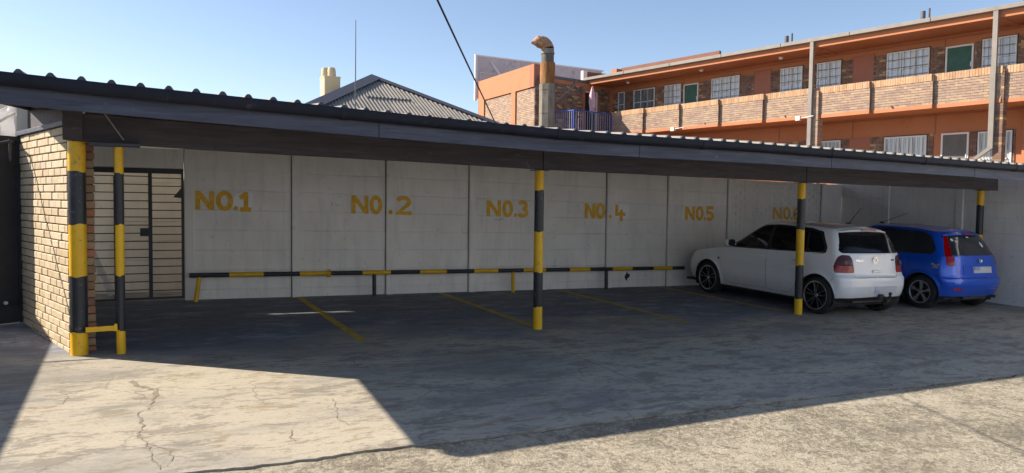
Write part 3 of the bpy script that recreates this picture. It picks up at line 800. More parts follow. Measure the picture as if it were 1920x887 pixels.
pole('pole', 4.74, 8.43, .0615, [-.02, .29, .74, 1.27, 1.80, 2.06], cp, 'yellow and black striped pole standing in front of NO.3')
pole('pole', 9.495, 8.42, .0615, [-.02, .253, .784, 1.35, 1.84, 2.088], cp, 'yellow and black striped pole in front of the white hatchback')
pole('pole', 14.34, 8.50, .0615, [-.02, .27, .78, 1.30, 1.86, 2.15], cp, 'yellow and black striped pole behind the blue hatchback')
for x, y, zt_ in ((4.74, 8.43, 2.06), (9.495, 8.42, 2.088), (14.34, 8.48, 2.14)):
    mb = MB(); z = G(x, y)+zt_; mb.box(x-.10, x+.10, y-.08, y+.075, z-.006, z+.004); sub('cap_plate', mb, M['pole_cap'], cp)
mb = MB(); g1 = G(-.2, 8.3); mb.bar((-.37, 8.33, g1+.265), (-.10, 8.33, g1+.268), .02, .05); mb.box(-.125, -.095, 8.305, 8.335, g1+.24, g1+.31); sub('crossbar', mb, M['yellow'], cp, bevel=.002)

# ------------------------------------------------------------------ bumper rail along the foot of the wall
RY = 11.76
br_ = thing('bumper_rail', (4.8, RY, G(4.8, RY)), 'low yellow and black striped pipe rail along the foot of the numbered wall', 'rail')
xs = [.80, 1.34, 1.83, 2.37, 2.84, 3.36, 3.83, 4.34, 4.82, 5.33, 5.79, 6.30, 6.76, 7.27, 7.72, 8.23, 8.69, 9.20, 9.67, 9.98]
mb = MB(); n = 14
for i in range(len(xs)-1):
    mb.tube([(q, RY, G(q, RY)+.385) for q in (xs[i], xs[i+1])], .0345, n, mi=(i+1) % 2, cap=(i == 0 or i == len(xs)-2))
sub('rail', mb, [M['yellow'], M['black']], br_, smooth=50, fix=False)
for x, mm, lean in ((.93, 'yellow', -.05), (3.56, 'black', 0), (6.10, 'yellow', 0), (8.10, 'black', 0)):
    z = G(x, RY); mb = MB(); mb.tube([(x+lean, RY-.012, z-.01), (x, RY, z+.36)], .032, 14); sub('leg', mb, M[mm], br_, smooth=50)
mb = MB(); z = G(2.83, RY)+.385; mb.tube([(2.80, RY, z), (2.815, RY, z)], .062, 16); mb.tube([(2.83, RY, z), (2.845, RY, z)], .062, 16); sub('coupling', mb, M['yellow'], br_, smooth=40)
# soot mark: the black smear on the wall under NO.4 belongs to the wall
mb = MB(); q0 = (8.72, .22)
mb.add([(q0[0]+.055*math.cos(a)*(.7+.5*math.sin(2*a+1)), WY-.004-.004, G(q0[0], WY)+q0[1]+.10*math.sin(a)*(.8+.3*math.cos(3*a))) for a in [2*math.pi*k/20 for k in range(20)]], [tuple(range(20))])
sub('soot_mark', mb, M['black'], bw, fix=False)

# ------------------------------------------------------------------ mast and cable
ms = thing('mast', (3.86, 14, 0), 'thin dark antenna mast rising behind the carport in front of the house roof', 'mast')
mb = MB(); mb.tube([(3.86, 14, 0), (3.86, 14, 3.2), (3.865, 14, 5.12)], [.016, .014, .007], 8); sub('rod', mb, M['mast'], ms, smooth=40)
mb = MB(); mb.box(3.80, 3.92, 13.94, 14.06, 0, .05); sub('foot', mb, M['mast'], ms)
ca = thing('overhead_cable', (3.93, 8.0, 2.62), 'black overhead cable dropping from the sky onto the carport roof', 'cable')
A = Vector((3.93, 8.0, 2.60)); Bp = Vector((1.88, 4.73, 3.09)); d = Bp-A
pts = [A + d*s_ + Vector((0, 0, -.05*math.sin(math.pi*min(1, s_/3.2)))) for s_ in [3.2*k/24 for k in range(25)]]
mb = MB(); mb.tube(pts, .0075, 8); sub('wire', mb, M['cable'], ca, smooth=60)
mb = MB(); mb.tube([A + Vector((0, 0, -.06)), A + Vector((0, 0, .06))], .02, 8); sub('anchor', mb, M['cable'], ca)
# ------------------------------------------------------------------ orange flats behind
p0 = Vector((21.9, 15.2, 0)); fe = Vector((.193, -.981, 0)).normalized(); fn = Vector((-.981, -.193, 0)).normalized()
def fp(s_, d, z): q = p0 + fe*s_ + fn*d; return (q.x, q.y, z)
FB = lambda: MB(fp)
bl = thing('apartment_building', (21.9, 15.2, -1.), 'orange and brick two-storey flats with balcony walkway and barred windows', 'building')
S0_, S1_ = -13.2, 8.
# structure
mb = FB(); mb.box(S0_, S1_, -6, 0, -1.05, 7.0); sub('wall', mb, M['orange'], bl)
mb = FB(); mb.box(S0_-.2, S1_, -6.2, 1.28, 6.90, 7.02); sub('roof_slab', mb, M['orange'], bl)
mb = FB(); mb.box(S0_-.2, S1_, 1.28, 1.33, 6.90, 7.075); sub('fascia', mb, M['orange'], bl)
mb = FB(); mb.box(S0_-.3, S1_, -6.3, 1.30, 7.08, 7.12); sub('roof', mb, M['grey_pipe'], bl)
s_ = S0_-.15; seg = []
while s_ < S1_: seg.append((s_, min(s_+2.4, S1_))); s_ += 2.4
for a, b in seg:
    mb = FB(); mb.box(a+.004, b-.004, 1.335, 1.46, 7.075, 7.20); sub('gutter', mb, M['grey_pipe'], bl, bevel=.012)
mb = FB(); mb.box(-11.8, S1_, .002, 1.25, 4.60, 4.70); sub('balcony_slab', mb, M['orange'], bl)
BAYS = [-11.8, -9.95, -8.1, -6.28, -4.44, -2.62, -.69, 1.14, 2.90, 5.0, 6.5, 8.2]
def saw(s_):
    for a, b in zip(BAYS[:-1], BAYS[1:]):
        if s_ < b: return .11*(s_-a)/(b-a)
    return 0.
for a, b in zip(BAYS[:-1], BAYS[1:]):      # each bay of the parapet stands proud at its right-hand end
    b = min(b, S1_)
    mb = FB(); mb.prism([(a, 1.26, 4.595), (a, 1.20, 4.595), (b, 1.20, 4.595), (b, 1.265+.11, 4.595)], (0, 0, .11)); sub('slab_edge', mb, M['orange'], bl)
    mb = FB(); mb.box(b-.05, b-.002, 1.19, 1.235+.108, 4.705, 5.58); sub('step_face', mb, M['dbrick'], bl, fix=False)
mb = FB(); mb.box(-11.8, S1_, 1.06, 1.225, 4.70, 5.575); sub('parapet_core', mb, M['fmortar'], bl)
# parapet bricks: nearest ones singly, the rest joined
BL, BH = .22, .0755
mb = MB(); mb.add([fp(a, b, c) for a, b, c in ()], []) if False else None
def fbrick_mesh(l, d, h_, name, mat):
    q = MB(); q.add([tuple(fe*a + fn*b + up*c) for a, b, c in ((0,0,0),(l,0,0),(l,d,0),(0,d,0),(0,0,h_),(l,0,h_),(l,d,h_),(0,d,h_))],
                    [(0,3,2,1),(4,5,6,7),(0,1,5,4),(1,2,6,5),(2,3,7,6),(3,0,4,7)]); return q.mesh(name, mat)
fb = fbrick_mesh(BL-.009, .06, BH-.009, 'brick', M['fbrick_o']); cbk = fbrick_mesh(.0665, .20, .205, 'coping_brick', M['fbrick_c'])
far = FB(); cnt = 0
for bi in range(len(BAYS)-1):
    ba, bb = BAYS[bi], min(BAYS[bi+1], S1_)
    for c in range(9):
        s_ = ba - (BL/2 if (c+bi) % 2 else 0)
        while s_ < bb-.02:
            a, b = max(s_, ba+.002), min(s_+BL-.009, bb-.002); z = 4.706 + c*BH; d = 1.19 + .11*((a+b)/2-ba)/(bb-ba) + rr.uniform(-.004, .004)
            if a == s_ and b == s_+BL-.009 and -3.2 < s_ < 4.2 and cnt < 290:
                o = obj('brick', fb, None, fp(s_, d, z)); o.parent = bl; o.matrix_parent_inverse = Matrix.Translation(-Vector(bl['_w'])); cnt += 1
            elif b-a > .02: far.box(a, b, d, d+.06, z, z+BH-.009)
            s_ += BL
s_ = -11.8; farc = FB(); cc_ = 0
while s_ < S1_-.08:
    d = 1.062 + saw(s_+.035) + rr.uniform(-.004, .004)
    if s_ < 4.2:
        o = obj('coping_brick', cbk, None, fp(s_, d, 5.385)); o.parent = bl; o.matrix_parent_inverse = Matrix.Translation(-Vector(bl['_w'])); cc_ += 1
    else: farc.box(s_, s_+.0665, d, d+.20, 5.385, 5.59)
    s_ += .0755
tag(sub('parapet_brickwork', far, M['fbrick'], bl, fix=False), kind='stuff')
tag(sub('coping_run', farc, M['fbrick'], bl, fix=False), kind='stuff')
# columns with downpipes
for s_, ss in ((-2.62, 0), (2.72, 1)):
    mb = FB(); z = -1.
    while z < 5.45: mb.box(s_+.02, s_+.24, 1.06, 1.35, z, z+.066); z += .0755
    mb.box(s_+.03, s_+.23, 1.065, 1.34, -1, 5.4); sub('brick_column', mb, M['dbrick'] if ss else M['fbrick'], bl, fix=False)
    mb = FB(); mb.box(s_-.06, s_+.06, 1.36, 1.45, 5.4, 7.10); mb.box(s_-.075, s_+.055, 1.355, 1.452, 3.35 if ss else 0, 5.45)
    if ss: mb.bar((s_, 1.40, 3.38), (s_-.38, 1.42, 3.08), .11, .09)
    sub('downpipe', mb, M['grey_pipe'], bl)
    mb = FB(); mb.box(s_+.09, s_+.13, .03, 1.2, 6.84, 6.90); sub('soffit_rib', mb, M['orange'], bl)
# brown brickwork between the windows
WU = [(-12.59, -12.2, 1, 2), (-11.68, -10.48, 3, 3), (-9.95, -9.1, 2, 4), (-7.6, -6.32, 3, 5), (-4.61, -3.75, 2, 4), (-3.21, -2.35, 2, 4), (-.83, .465, 3, 4), (1.92, 2.8, 2, 4), (4.4, 5.7, 3, 4)]
DU = [(-8.96, -8.23, 'green'), (.925, 1.695, 'green'), (6.2, 6.95, 'green')]
OD = [(-5.68, -5.02), (-1.94, -1.265)]
WLo = [(-3.15, -2.28), (-.82, .47), (1.90, 2.78), (4.2, 5.5)]
DL = [(.89, 1.66)]; ODL = [(-1.98, -1.29)]
def brickfield(s0, s1, z0, z1, holes, mat, d0=0., prob=1.):
    q = FB(); z = z0; c = 0
    while z < z1-.03:
        s_ = s0 + (BL/2 if c % 2 else 0)
        while s_ < s1-.05:
            a, b = s_, min(s_+BL-.009, s1)
            segs = [(a, b)]
            for h0, h1, g0_, g1_ in holes:
                if z+.06 < g0_ or z > g1_: continue
                nx = []
                for u, v in segs:
                    if v <= h0 or u >= h1: nx.append((u, v))
                    else:
                        if u < h0: nx.append((u, h0))
                        if v > h1: nx.append((h1, v))
                segs = nx
            for u, v in segs:
                if v-u > .02: q.box(u, v, d0, d0+.03, z, z+BH-.009)
            s_ += BL
        z += BH; c += 1
    return q
hol = [(a-.03, b+.03, 5.3, 6.66) for a, b, *_ in WU] + [(a-.03, b+.03, 4.7, 6.62) for a, b, *_ in DU] + [(a-.01, b+.01, 4.7, 6.68) for a, b in OD] + [(-8.99, -8.86, 4.7, 6.7)]
q = brickfield(-12.95, S1_, 4.72, 6.63, hol, M['dbrick']); tag(sub('brickwork', q, M['dbrick'], bl, fix=False), kind='stuff')
hol2 = [(a-.03, b+.03, 2.5, 3.99) for a, b in WLo] + [(a-.03, b+.03, 1.8, 3.99) for a, b in DL] + [(a-.01, b+.01, 1.8, 4.) for a, b in ODL] + [(.66, .9, 0, 9), (2.85, 3.4, 0, 9)]
q = brickfield(-4.5, S1_, 2.1, 3.96, hol2, M['dbrick']); tag(sub('brickwork', q, M['dbrick'], bl, fix=False), kind='stuff')
def window(s0, s1, z0, z1, cols, gl, barn, tr=.30, pat=0):
    w = .045; q = FB(); q.box(s0, s1, .0, .05, z0, z0+w); q.box(s0, s1, .0, .05, z1-w, z1); q.box(s0, s0+w, .0, .05, z0+w, z1-w); q.box(s1-w, s1, .0, .05, z0+w, z1-w)
    cw = (s1-s0-w)/cols; zt_ = z0+w+(z1-z0)*tr
    for k in range(1, cols): q.box(s0+k*cw, s0+k*cw+w*.9, .002, .048, z0+w, z1-w)
    q.box(s0+w, s1-w, .004, .046, zt_, zt_+w*.8)
    f = sub('window', q, M['white_frame'], bl, fix=False)
    for k in range(cols):
        g = FB(); g.box(s0+k*cw+w, s0+(k+1)*cw, .008, .014, z0+w, z1-w)
        sub('pane', g, gl, f, fix=False)
    b = FB()
    if pat == 0:
        n = max(3, round((s1-s0)/.19))
        for k in range(1, n): x = s0+(s1-s0)*k/n; b.box(x-.006, x+.006, .055, .065, z0+.03, z1-.03)
        for k in range(1, 5): z = z0+(z1-z0)*k/5; b.box(s0+.02, s1-.02, .066, .074, z-.008, z+.008)
    else:
        for k in range(cols):
            c0 = s0+(k+.5)*cw+w/2
            for sg in (-1, 1):
                for u in range(3): b.bar((c0+sg*(.04+.05*u), .06, z0+.05), (c0+sg*(.02+.14*u % .19), .06, z1-.06), .010)
    o = sub('burglar_bars', b, M['bars'], f, fix=False)
    sh = FB(); sh.box(s0-.03, s1+.03, .0, .012, z0-.03, z1+.03); sub('reveal', sh, M['dark_in'], f, fix=False)
for i, (a, b, c, n) in enumerate(WU): window(a, b, 5.35, 6.63, c, M['pane_dk'] if i in (0, 1) else M['pane'], n, tr=.52)
for i, (a, b) in enumerate(WLo): window(a, b, 2.75, 3.95, 2 if i != 1 else 3, M['pane'], 4, tr=.32 if i == 1 else .28, pat=1)
def door(s0, s1, z0, z1, mat, name='door', frame=True):
    q = FB(); q.box(s0+.05, s1-.05, .006, .022, z0, z1-.05); d = sub(name, q, mat, bl)
    if frame:
        f = FB(); f.box(s0, s0+.05, .0, .05, z0, z1); f.box(s1-.05, s1, .0, .05, z0, z1); f.box(s0+.05, s1-.05, .0, .05, z1-.05, z1); sub('frame', f, M['white_frame'], d)
        hd = FB(); hd.box(s1-.075, s1-.04, .03, .07, z0+1.2, z0+1.33); sub('handle', hd, M['white_steel'], d)
    return d
for a, b, c in DU: door(a, b, 4.70, 6.56, M['green'])
for a, b in DL: door(a, b, 2.0, 3.965, M['grey_door'])
for a, b in OD:
    q = FB(); q.box(a, b, .0, .018, 4.7, 6.655); d = sub('door', q, M['orange_door'], bl); d['label'] = 'orange painted door'
    f = FB(); f.box(a-.025, a, 0, .026, 4.7, 6.68); f.box(b, b+.025, 0, .026, 4.7, 6.68); f.box(a, b, 0, .026, 6.656, 6.68); sub('frame', f, M['orange_door'], d)
for a, b in ODL:
    q = FB(); q.box(a, b, .0, .018, 2.0, 3.96); d = sub('door', q, M['orange_door'], bl); d['label'] = 'orange painted door'
    f = FB(); f.box(a-.025, a, 0, .026, 2., 3.985); f.box(b, b+.025, 0, .026, 2., 3.985); f.box(a, b, 0, .026, 3.962, 3.985); sub('frame', f, M['orange_door'], d)
# conduits and lights
q = FB(); q.box(-13., S1_, .002, .03, 6.80, 6.82); q.box(-8.99, -8.97, .002, .025, 6.6, 6.82); q.box(.885, .905, .002, .025, 6.6, 6.82); q.box(-4.62, -4.60, .002, .022, 3.96, 4.6); q.box(.69, .71, .002, .022, 3.96, 4.6); q.box(-1.9, -1.885, .002, .02, 3.98, 4.6); q.box(-13., S1_, .002, .022, 4.52, 4.54); sub('conduit', q, M['orange_door'], bl, fix=False)
for s_, d, z in ((-7.6, .7, 6.88), (-4.2, .7, 6.88), (-11.5, .6, 6.88)):
    q = MB(); q.tube([fp(s_, d, z+.02), fp(s_, d, z-.05)], [.09, .06], 12); sub('soffit_light', q, M['white_frame'], bl, smooth=40)
for s_ in (-8.35, -3.05):
    q = FB(); q.box(s_-.10, s_+.06, 1.30, 1.42, 4.56, 4.70); q.bar((s_, 1.36, 4.63), (s_+.6, 1.5, 4.66), .02); sub('wall_light', q, M['white_frame'], bl)
for s_ in (-6.9, -3.6, -.05):
    q = MB(); q.tube([fp(s_, 1.22, 4.78), fp(s_, 1.36, 4.755)], .028, 8); sub('spout', q, M['grey_pipe'], bl)
for s_, w in ((-4.3, .075), (-4.1, .035), (.30, .07), (.48, .03)):
    q = MB(); q.tube([fp(s_, .2, 7.05), fp(s_, .2, 7.72 if w > .05 else 7.78)], w, 12); sub('vent_pipe', q, M['mast'], bl, smooth=40)
q = FB(); q.box(3.05, 3.3, .0, .12, -1, 4.6); q.box(3.45, 3.52, .0, .08, -1, 4.6); sub('orange_pier', q, M['orange'], bl)
q = FB(); q.box(-13.9, -8.4, -1.62, -1.5, 7.0, 8.05); sub('clerestory_wall', q, M['clerestory'], bl)
q = FB(); q.box(-14.25, -13.9, -1.9, -1.2, 7.0, 8.0); q.box(-14.6, -14.25, -1.7, -1.3, 7.0, 7.7); sub('roof_stack', q, M['orange'], bl)
for s_ in (-13.35, -12.95):
    q = FB(); q.box(s_-.1, s_+.14, -1.5, -1.485, 7.35, 7.8); sub('vent_opening', q, M['dark_in'], bl)

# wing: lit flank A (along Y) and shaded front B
wE = Vector((19.35, 28.14, 0)); cXY = Vector((15.15, 27.30, 0))
wb = (wE-cXY); wbl = wb.length; wbd = wb.normalized(); wbn = Vector((wbd.y, -wbd.x, 0))   # towards the camera
def wp(t_, d, z): q = cXY + wbd*t_ + wbn*d; return (q.x, q.y, z)
q = MB(); q.prism([(15.15, 27.30, -1), (19.4, 28.15, -1), (21.5, 30.2, -1), (20.5, 34, -1), (15.15, 32.7, -1)], (0, 0, 7.95)); sub('wing_wall', q, M['orange'], bl)
q = MB(); q.box(15.0, 15.16, 27.29, 32.75, 6.5, 7.44); q.box(15.0, 15.16, 28.92, 29.30, -1, 6.5); q.box(15.0, 15.16, 32.12, 32.75, -1, 6.5); sub('flank_band', q, M['orange'], bl)
q = MB(); q.box(15.0, 15.02, 32.70, 32.72, 0, 7.5); sub('conduit', q, M['orange_door'], bl)
fl = MB(); z = 4.3; c = 0
while z < 6.45:
    for (ya, yb) in ((27.32, 28.92), (29.30, 32.12)):
        y = ya + (0 if c % 2 else -.11)
        while y < yb:
            a, b = max(y, ya), min(y+.211, yb)
            if b-a > .03: fl.box(15.06 + rr.uniform(-.003, .003), 15.16, a, b, z, z+.066)
            y += .22
    z += .0755; c += 1
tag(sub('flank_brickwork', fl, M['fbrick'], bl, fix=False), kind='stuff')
q = MB(wp); q.box(.28, wbl, -.2, .04, 6.95, 7.06); sub('gutter', q, M['mast'], bl)
q = MB(wp); q.box(-.13, .26, -.3, .012, 6.5, 7.43); sub('corner_cap', q, M['orange_door'], bl)
fl = MB(wp); z = 4.3; c = 0
while z < 6.74:
    u = -.1 + (0 if c % 2 else -.11)
    while u < wbl-.05:
        a, b = max(u, -.1), min(u+.211, wbl)
        if not (b > 2.75 and a < 3.55): fl.box(a, b, 0, .03 + rr.uniform(0, .004), z, z+.066)
        u += .22
    z += .0755; c += 1
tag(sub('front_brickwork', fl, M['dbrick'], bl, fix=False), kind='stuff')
q = MB(wp); q.box(2.8, 3.5, .002, .02, 4.6, 6.55); d = sub('door', q, M['dark_in'], bl); d['label'] = 'dark open balcony door'
q = MB(wp); q.box(3.42, 3.5, .0, .06, 4.6, 6.6); q.box(2.8, 3.42, .0, .06, 6.55, 6.6); sub('frame', q, M['white_frame'], d)
q = MB(wp); q.bar((1.0, .06, 5.95), (2.05, .06, 6.75), .05); q.bar((2.05, .06, 6.75), (2.2, .06, 7.0), .04); sub('drain_pipe', q, M['grey_pipe'], bl)
for u, z in ((2.5, 6.6), (3.6, 6.62)):
    q = MB(wp); q.box(u-.05, u+.09, .04, .16, z-.08, z+.06); sub('floodlight', q, M['bars'], bl)
q = MB(wp); q.box(.05, .25, .04, .2, 6.75, 6.95); q.box(.08, .2, .2, .3, 6.72, 6.9); sub('floodlight', q, M['bars'], bl)
# corner terrace with blue railing
tc = [Vector((18.40, 26.53, 0)), Vector((16.24, 26.10, 0)), Vector((15.98, 27.35, 0))]
q = MB(); q.prism([(18.40, 26.53, 4.5), (16.24, 26.10, 4.5), (15.98, 27.42, 4.5), (18.6, 27.95, 4.5), (19.3, 28.1, 4.5), (19.6, 26.8, 4.5)], (0, 0, .12)); sub('terrace_slab', q, M['orange'], bl)
q = MB()
for a, b in zip(tc[:-1], tc[1:]):
    q.bar((a.x, a.y, 5.50), (b.x, b.y, 5.50), .05, .04); q.bar((a.x, a.y, 4.72), (b.x, b.y, 4.72), .03, .03)
for a in tc: q.bar((a.x, a.y, 4.6), (a.x, a.y, 5.5), .05)
rl = sub('railing', q, M['blue_rail'], bl)
for a, b in zip(tc[:-1], tc[1:]):
    L = (b-a).length; n = round(L/.13)
    for k in range(1, n):
        c = a + (b-a)*k/n; q = MB(); q.bar((c.x, c.y, 4.73), (c.x, c.y, 5.48), .015); sub('baluster', q, M['baluster'], rl, fix=False)
# closed parasol on the terrace
pa = thing('parasol', (17.55, 26.75, 4.62), 'closed pink patterned parasol standing on the corner terrace', 'parasol')
mb = MB(); mb.tube([(17.55, 26.75, 4.62), (17.55, 26.75, 6.62)], .018, 8); sub('pole', mb, M['white_frame'], pa)
prof = [(5.52, .05), (5.58, .12), (5.66, .085), (5.75, .10), (6.0, .13), (6.25, .11), (6.45, .07), (6.6, .03), (6.66, .008)]
n = 20; vs = []; fs = []
for z, r in prof:
    for k in range(n): a = 2*math.pi*k/n; q_ = r*(1+.25*math.cos(5*a + z*3)); vs.append((17.55+q_*math.cos(a), 26.75+q_*math.sin(a), z))
for i in range(len(prof)-1):
    for k in range(n): fs.append((i*n+k, i*n+(k+1) % n, (i+1)*n+(k+1) % n, (i+1)*n+k))
mb = MB(); mb.add(vs, fs); sub('canopy', mb, M['parasol'], pa, smooth=60)
# billboard back on the roof
bb = thing('rooftop_billboard', (17.5, 32.9, 6.8), 'pale back of a rooftop billboard on struts behind the orange wing', 'billboard')
BB0, BB1 = Vector((15.1, 33.2, 0)), Vector((22.6, 33.6, 0))
def bbp(t_, d, z): q = BB0 + (BB1-BB0).normalized()*t_ + Vector((.05, -1, 0)).normalized()*d; return (q.x, q.y, z)
for k in range(5):
    q = MB(bbp); q.box(1.5*k+.005, 1.5*k+1.495, 0, .04, 6.7, 8.72); sub('board_panel', q, M['board'], bb)
q = MB(bbp); q.box(-.06, 7.6, -.02, .07, 8.72, 8.79); q.box(-.12, 0, -.02, .09, 6.6, 8.79); sub('edge_trim', q, M['white_steel'], bb)
q = MB(bbp); q.bar((.75, .06, 8.55), (1.35, 1.0, 7.1), .07); q.bar((.7, .08, 7.75), (1.0, .9, 7.1), .05); q.bar((.15, .07, 7.95), (1.25, .1, 7.95), .03); q.bar((.15, .07, 7.95), (.15, .07, 7.5), .03); q.bar((1.0, .07, 7.85), (2.2, .1, 7.35), .03); sub('strut', q, M['white_steel'], bb)
q = MB(); q.box(18.83, 19.05, 29.5, 29.7, 6.7, 7.83); sub('white_pier', q, M['white_frame'], bl)
q = MB(); q.box(19.055, 21.2, 29.55, 29.66, 6.7, 7.80); sub('back_parapet', q, M['clerestory'], bl)

# ------------------------------------------------------------------ exhaust flue
fx, fy = 13.77, 24.0
fu = thing('exhaust_flue', (fx, fy, -1), 'tall rusty kitchen exhaust flue with a bent cowl rising above the carport', 'flue')
mb = MB(); mb.tube([(fx, fy, -1), (fx, fy, 6.05)], .295, 8, ph=R(22.5)); mb.tube([(fx, fy, 4.98), (fx, fy, 5.01)], .305, 8, ph=R(22.5)); mb.tube([(fx, fy, 5.83), (fx, fy, 5.86)], .302, 8, ph=R(22.5)); sub('clad_stack', mb, M['flue_grey'], fu)
mb = MB(); mb.tube([(fx, fy, 6.04), (fx, fy, 6.12)], [.295, .25], 8, ph=R(22.5)); sub('stack_shoulder', mb, M['flue_grey'], fu)
mb = MB(); mb.tube([(fx, fy, 6.07), (fx, fy, 6.84)], .275, 28); sub('rusty_sleeve', mb, M['rust'], fu, smooth=40)
mb = MB(); mb.tube([(fx, fy, 6.83), (fx, fy, 7.16)], .228, 28); sub('sooty_pipe', mb, M['flue_dark'], fu, smooth=40)
mb = MB(); mb.tube([(fx, fy, 7.15), (fx, fy, 7.20)], .25, 28); mb.tube([(fx, fy, 7.20), (fx, fy, 7.33)], .232, 28); sub('collar', mb, M['flue_grey'], fu, smooth=40)
pts = [(fx, fy, 7.33)]; el = []
for k in range(6):
    a = R(72*k/5); el.append((fx - .26*(1-math.cos(a)), fy+.02*k, 7.33 + .26*math.sin(a)))
ex = el[-1]; el.append((ex[0]-.17, ex[1]+.03, ex[2]+.012))
mb = MB(); mb.tube(el, [.234]*6 + [.21], 24, cap=False); sub('cowl', mb, M['rust_lt'], fu, smooth=30)
mb = MB(); mb.tube([el[-1], (ex[0]-.44, ex[1]+.05, ex[2]-.05)], [.208, .03], 24); sub('outlet_cone', mb, M['rust_lt'], fu, smooth=30)

# ------------------------------------------------------------------ neighbouring house with hipped corrugated roof
ap = Vector((7.04, 23.61, 5.68)); TP = .53; DR = 5.2
hs = thing('house', (7.04, 25, -1), 'cream house with a grey hipped corrugated roof behind the carport', 'house')
ze = ap.z - TP*DR
mb = MB(); mb.box(ap.x-DR+.5, ap.x+DR-.5, ap.y-DR+.5, ap.y+DR+3.5, -1.05, ze-.03); sub('wall', mb, M['cream'], hs)
# front roof face: every corrugation modelled
pit = .115; n = int(2*DR/pit); q = MB(); vs = []; fs = []
for i in range(n*4+1):
    x = -DR + 2*DR*i/(n*4); zz = .019*math.sin(2*math.pi*i/4)
    yt = ap.y - abs(x); vs += [(ap.x+x, ap.y-DR, ze+zz), (ap.x+x, min(yt, ap.y-.01), ap.z - TP*abs(x) + zz)]
for i in range(n*4): fs.append((2*i, 2*i+2, 2*i+3, 2*i+1))
q.add(vs, fs); rf = sub('roof', q, M['house_roof'], hs, smooth=80)
q = MB(); e = DR
q.add([(ap.x-e, ap.y-e, ze), (ap.x, ap.y, ap.z), (ap.x, ap.y+4, ap.z), (ap.x-e, ap.y+4+e, ze), (ap.x+e, ap.y-e, ze), (ap.x+e, ap.y+4+e, ze)], [(0,1,2,3), (4,5,2,1), (3,2,5)]); sub('roof', q, M['house_roof'], hs)
for sg, w in ((-1, .34), (1, .13)):
    q = MB(); a = Vector((ap.x, ap.y, ap.z+.05)); b = Vector((ap.x+sg*DR, ap.y-DR, ze+.05)); ax = (b-a).normalized(); sd = Vector((-ax.y, ax.x, 0)).normalized()
    for u in (-1, 1):
        pass
    q.add([a+sd*w-Vector((0,0,w*.28)), a+Vector((0,0,.05)), a-sd*w-Vector((0,0,w*.28)), b+sd*w-Vector((0,0,w*.28)), b+Vector((0,0,.05)), b-sd*w-Vector((0,0,w*.28))], [(0,3,4,1), (1,4,5,2)])
    o = sub('hip_cap', q, M['ridge'], hs); mod = o.modifiers.new('thick', 'SOLIDIFY'); mod.thickness = .012
for k in range(12):
    q = MB(); q.box(ap.x-.62+.115*k, ap.x-.56+.115*k, ap.y-1.68-.05, ap.y-1.68, ap.z-TP*1.68-.01, ap.z-TP*1.68+.035); sub('sheet_lap', q, M['ridge'], hs)

cxy = (6.32, 26.2)
q = MB(); q.box(cxy[0]-.27, cxy[0]+.28, cxy[1]-.36, cxy[1]+.30, 3.6, 5.93); q.box(cxy[0]-.285, cxy[0]+.295, cxy[1]-.375, cxy[1]+.315, 5.90, 5.97); ch_ = sub('chimney', q, M['cream'], hs, bevel=.02)
for dx, dy in ((-.12, .12), (.05, -.05)):
    q = MB(); q.tube([(cxy[0]+dx, cxy[1]+dy, 5.97), (cxy[0]+dx, cxy[1]+dy, 6.22), (cxy[0]+dx, cxy[1]+dy, 6.30)], [.155, .14, .115], 14); sub('chimney_pot', q, M['cream'], ch_, smooth=40)
# ------------------------------------------------------------------ cars
import numpy as np
def carpaint(name, c, metal=0., flake=0, rough=.32, dirt=.4):
    t = NT(name); v = t.coord()
    n = t.noise(v, 2.0, 6, .6)
    cc = t.mix(t.ramp(n, [(.35, 0.), (.8, .22)]), c, tuple(x*.75+.02 for x in c))
    dust = t.new("ShaderNodeSeparateXYZ"); t.link(v, dust.inputs[0])
    low = t.ramp(t.math('ADD', dust.outputs[2], t.math('MULTIPLY', t.noise(v, 7, 6, .65), .25)), [(.30, dirt), (.62, 0.)])
    cc = t.mix(low, cc, (.22, .19, .155))
    t.col(cc).set(Roughness=rough, Metallic=metal, Coat_Weight=.7, Coat_Roughness=.05)
    return t.mat
CM = dict(white=carpaint("white_car_paint", (.84, .84, .84)), blue=carpaint("blue_car_paint", (.003, .095, .66), .2, rough=.3, dirt=.15),
  glass=simple("tinted_car_glass", (.010, .011, .013), .05, .1, 3, spec=.3), glass2=simple("car_glass", (.03, .036, .042), .04, .2, 3, spec=.7),
  trim=simple("black_car_trim", (.016, .016, .018), .5, .15, 9), tyre=simple("tyre_rubber", (.022, .022, .023), .85, .25, 14, bump=.3, bsc=60, dirt=((.09, .08, .068), 9, .6)),
  rimd=simple("dark_alloy", (.028, .029, .033), .35, .1, metal=.5), rims=simple("machined_alloy", (.52, .52, .53), .28, .08, metal=.85), silver=simple("silver_alloy", (.46, .47, .49), .35, .08, metal=.7),
  chrome=simple("chrome", (.75, .75, .76), .12, .03, metal=1.), red=None, plate=simple("number_plate", (.62, .62, .66), .5, .05), plateb=simple("number_plate_tint", (.36, .40, .58), .5, .05),
  under=simple("underbody", (.02, .02, .02), .9, .2), steel=simple("towbar_steel", (.05, .048, .045), .6, .3), seat=simple("seat_cloth", (.03, .03, .034), .9, .2), sticker=simple("white_sticker", (.72, .73, .72), .6, .1), gold=simple("badge_enamel", (.65, .50, .25), .3, .1, metal=.6))
def lens(name, c, rough=.12):
    t = NT(name); v = t.coord(); n = t.noise(t.coord((1, 1, 1)), 60, 2, .5)
    t.col(t.ramp(n, [(.3, tuple(x*.6 for x in c)), (.7, c)])).set(Roughness=rough, Coat_Weight=.35, Coat_Roughness=.05); t.b.inputs['Specular IOR Level'].default_value = .3; return t.mat
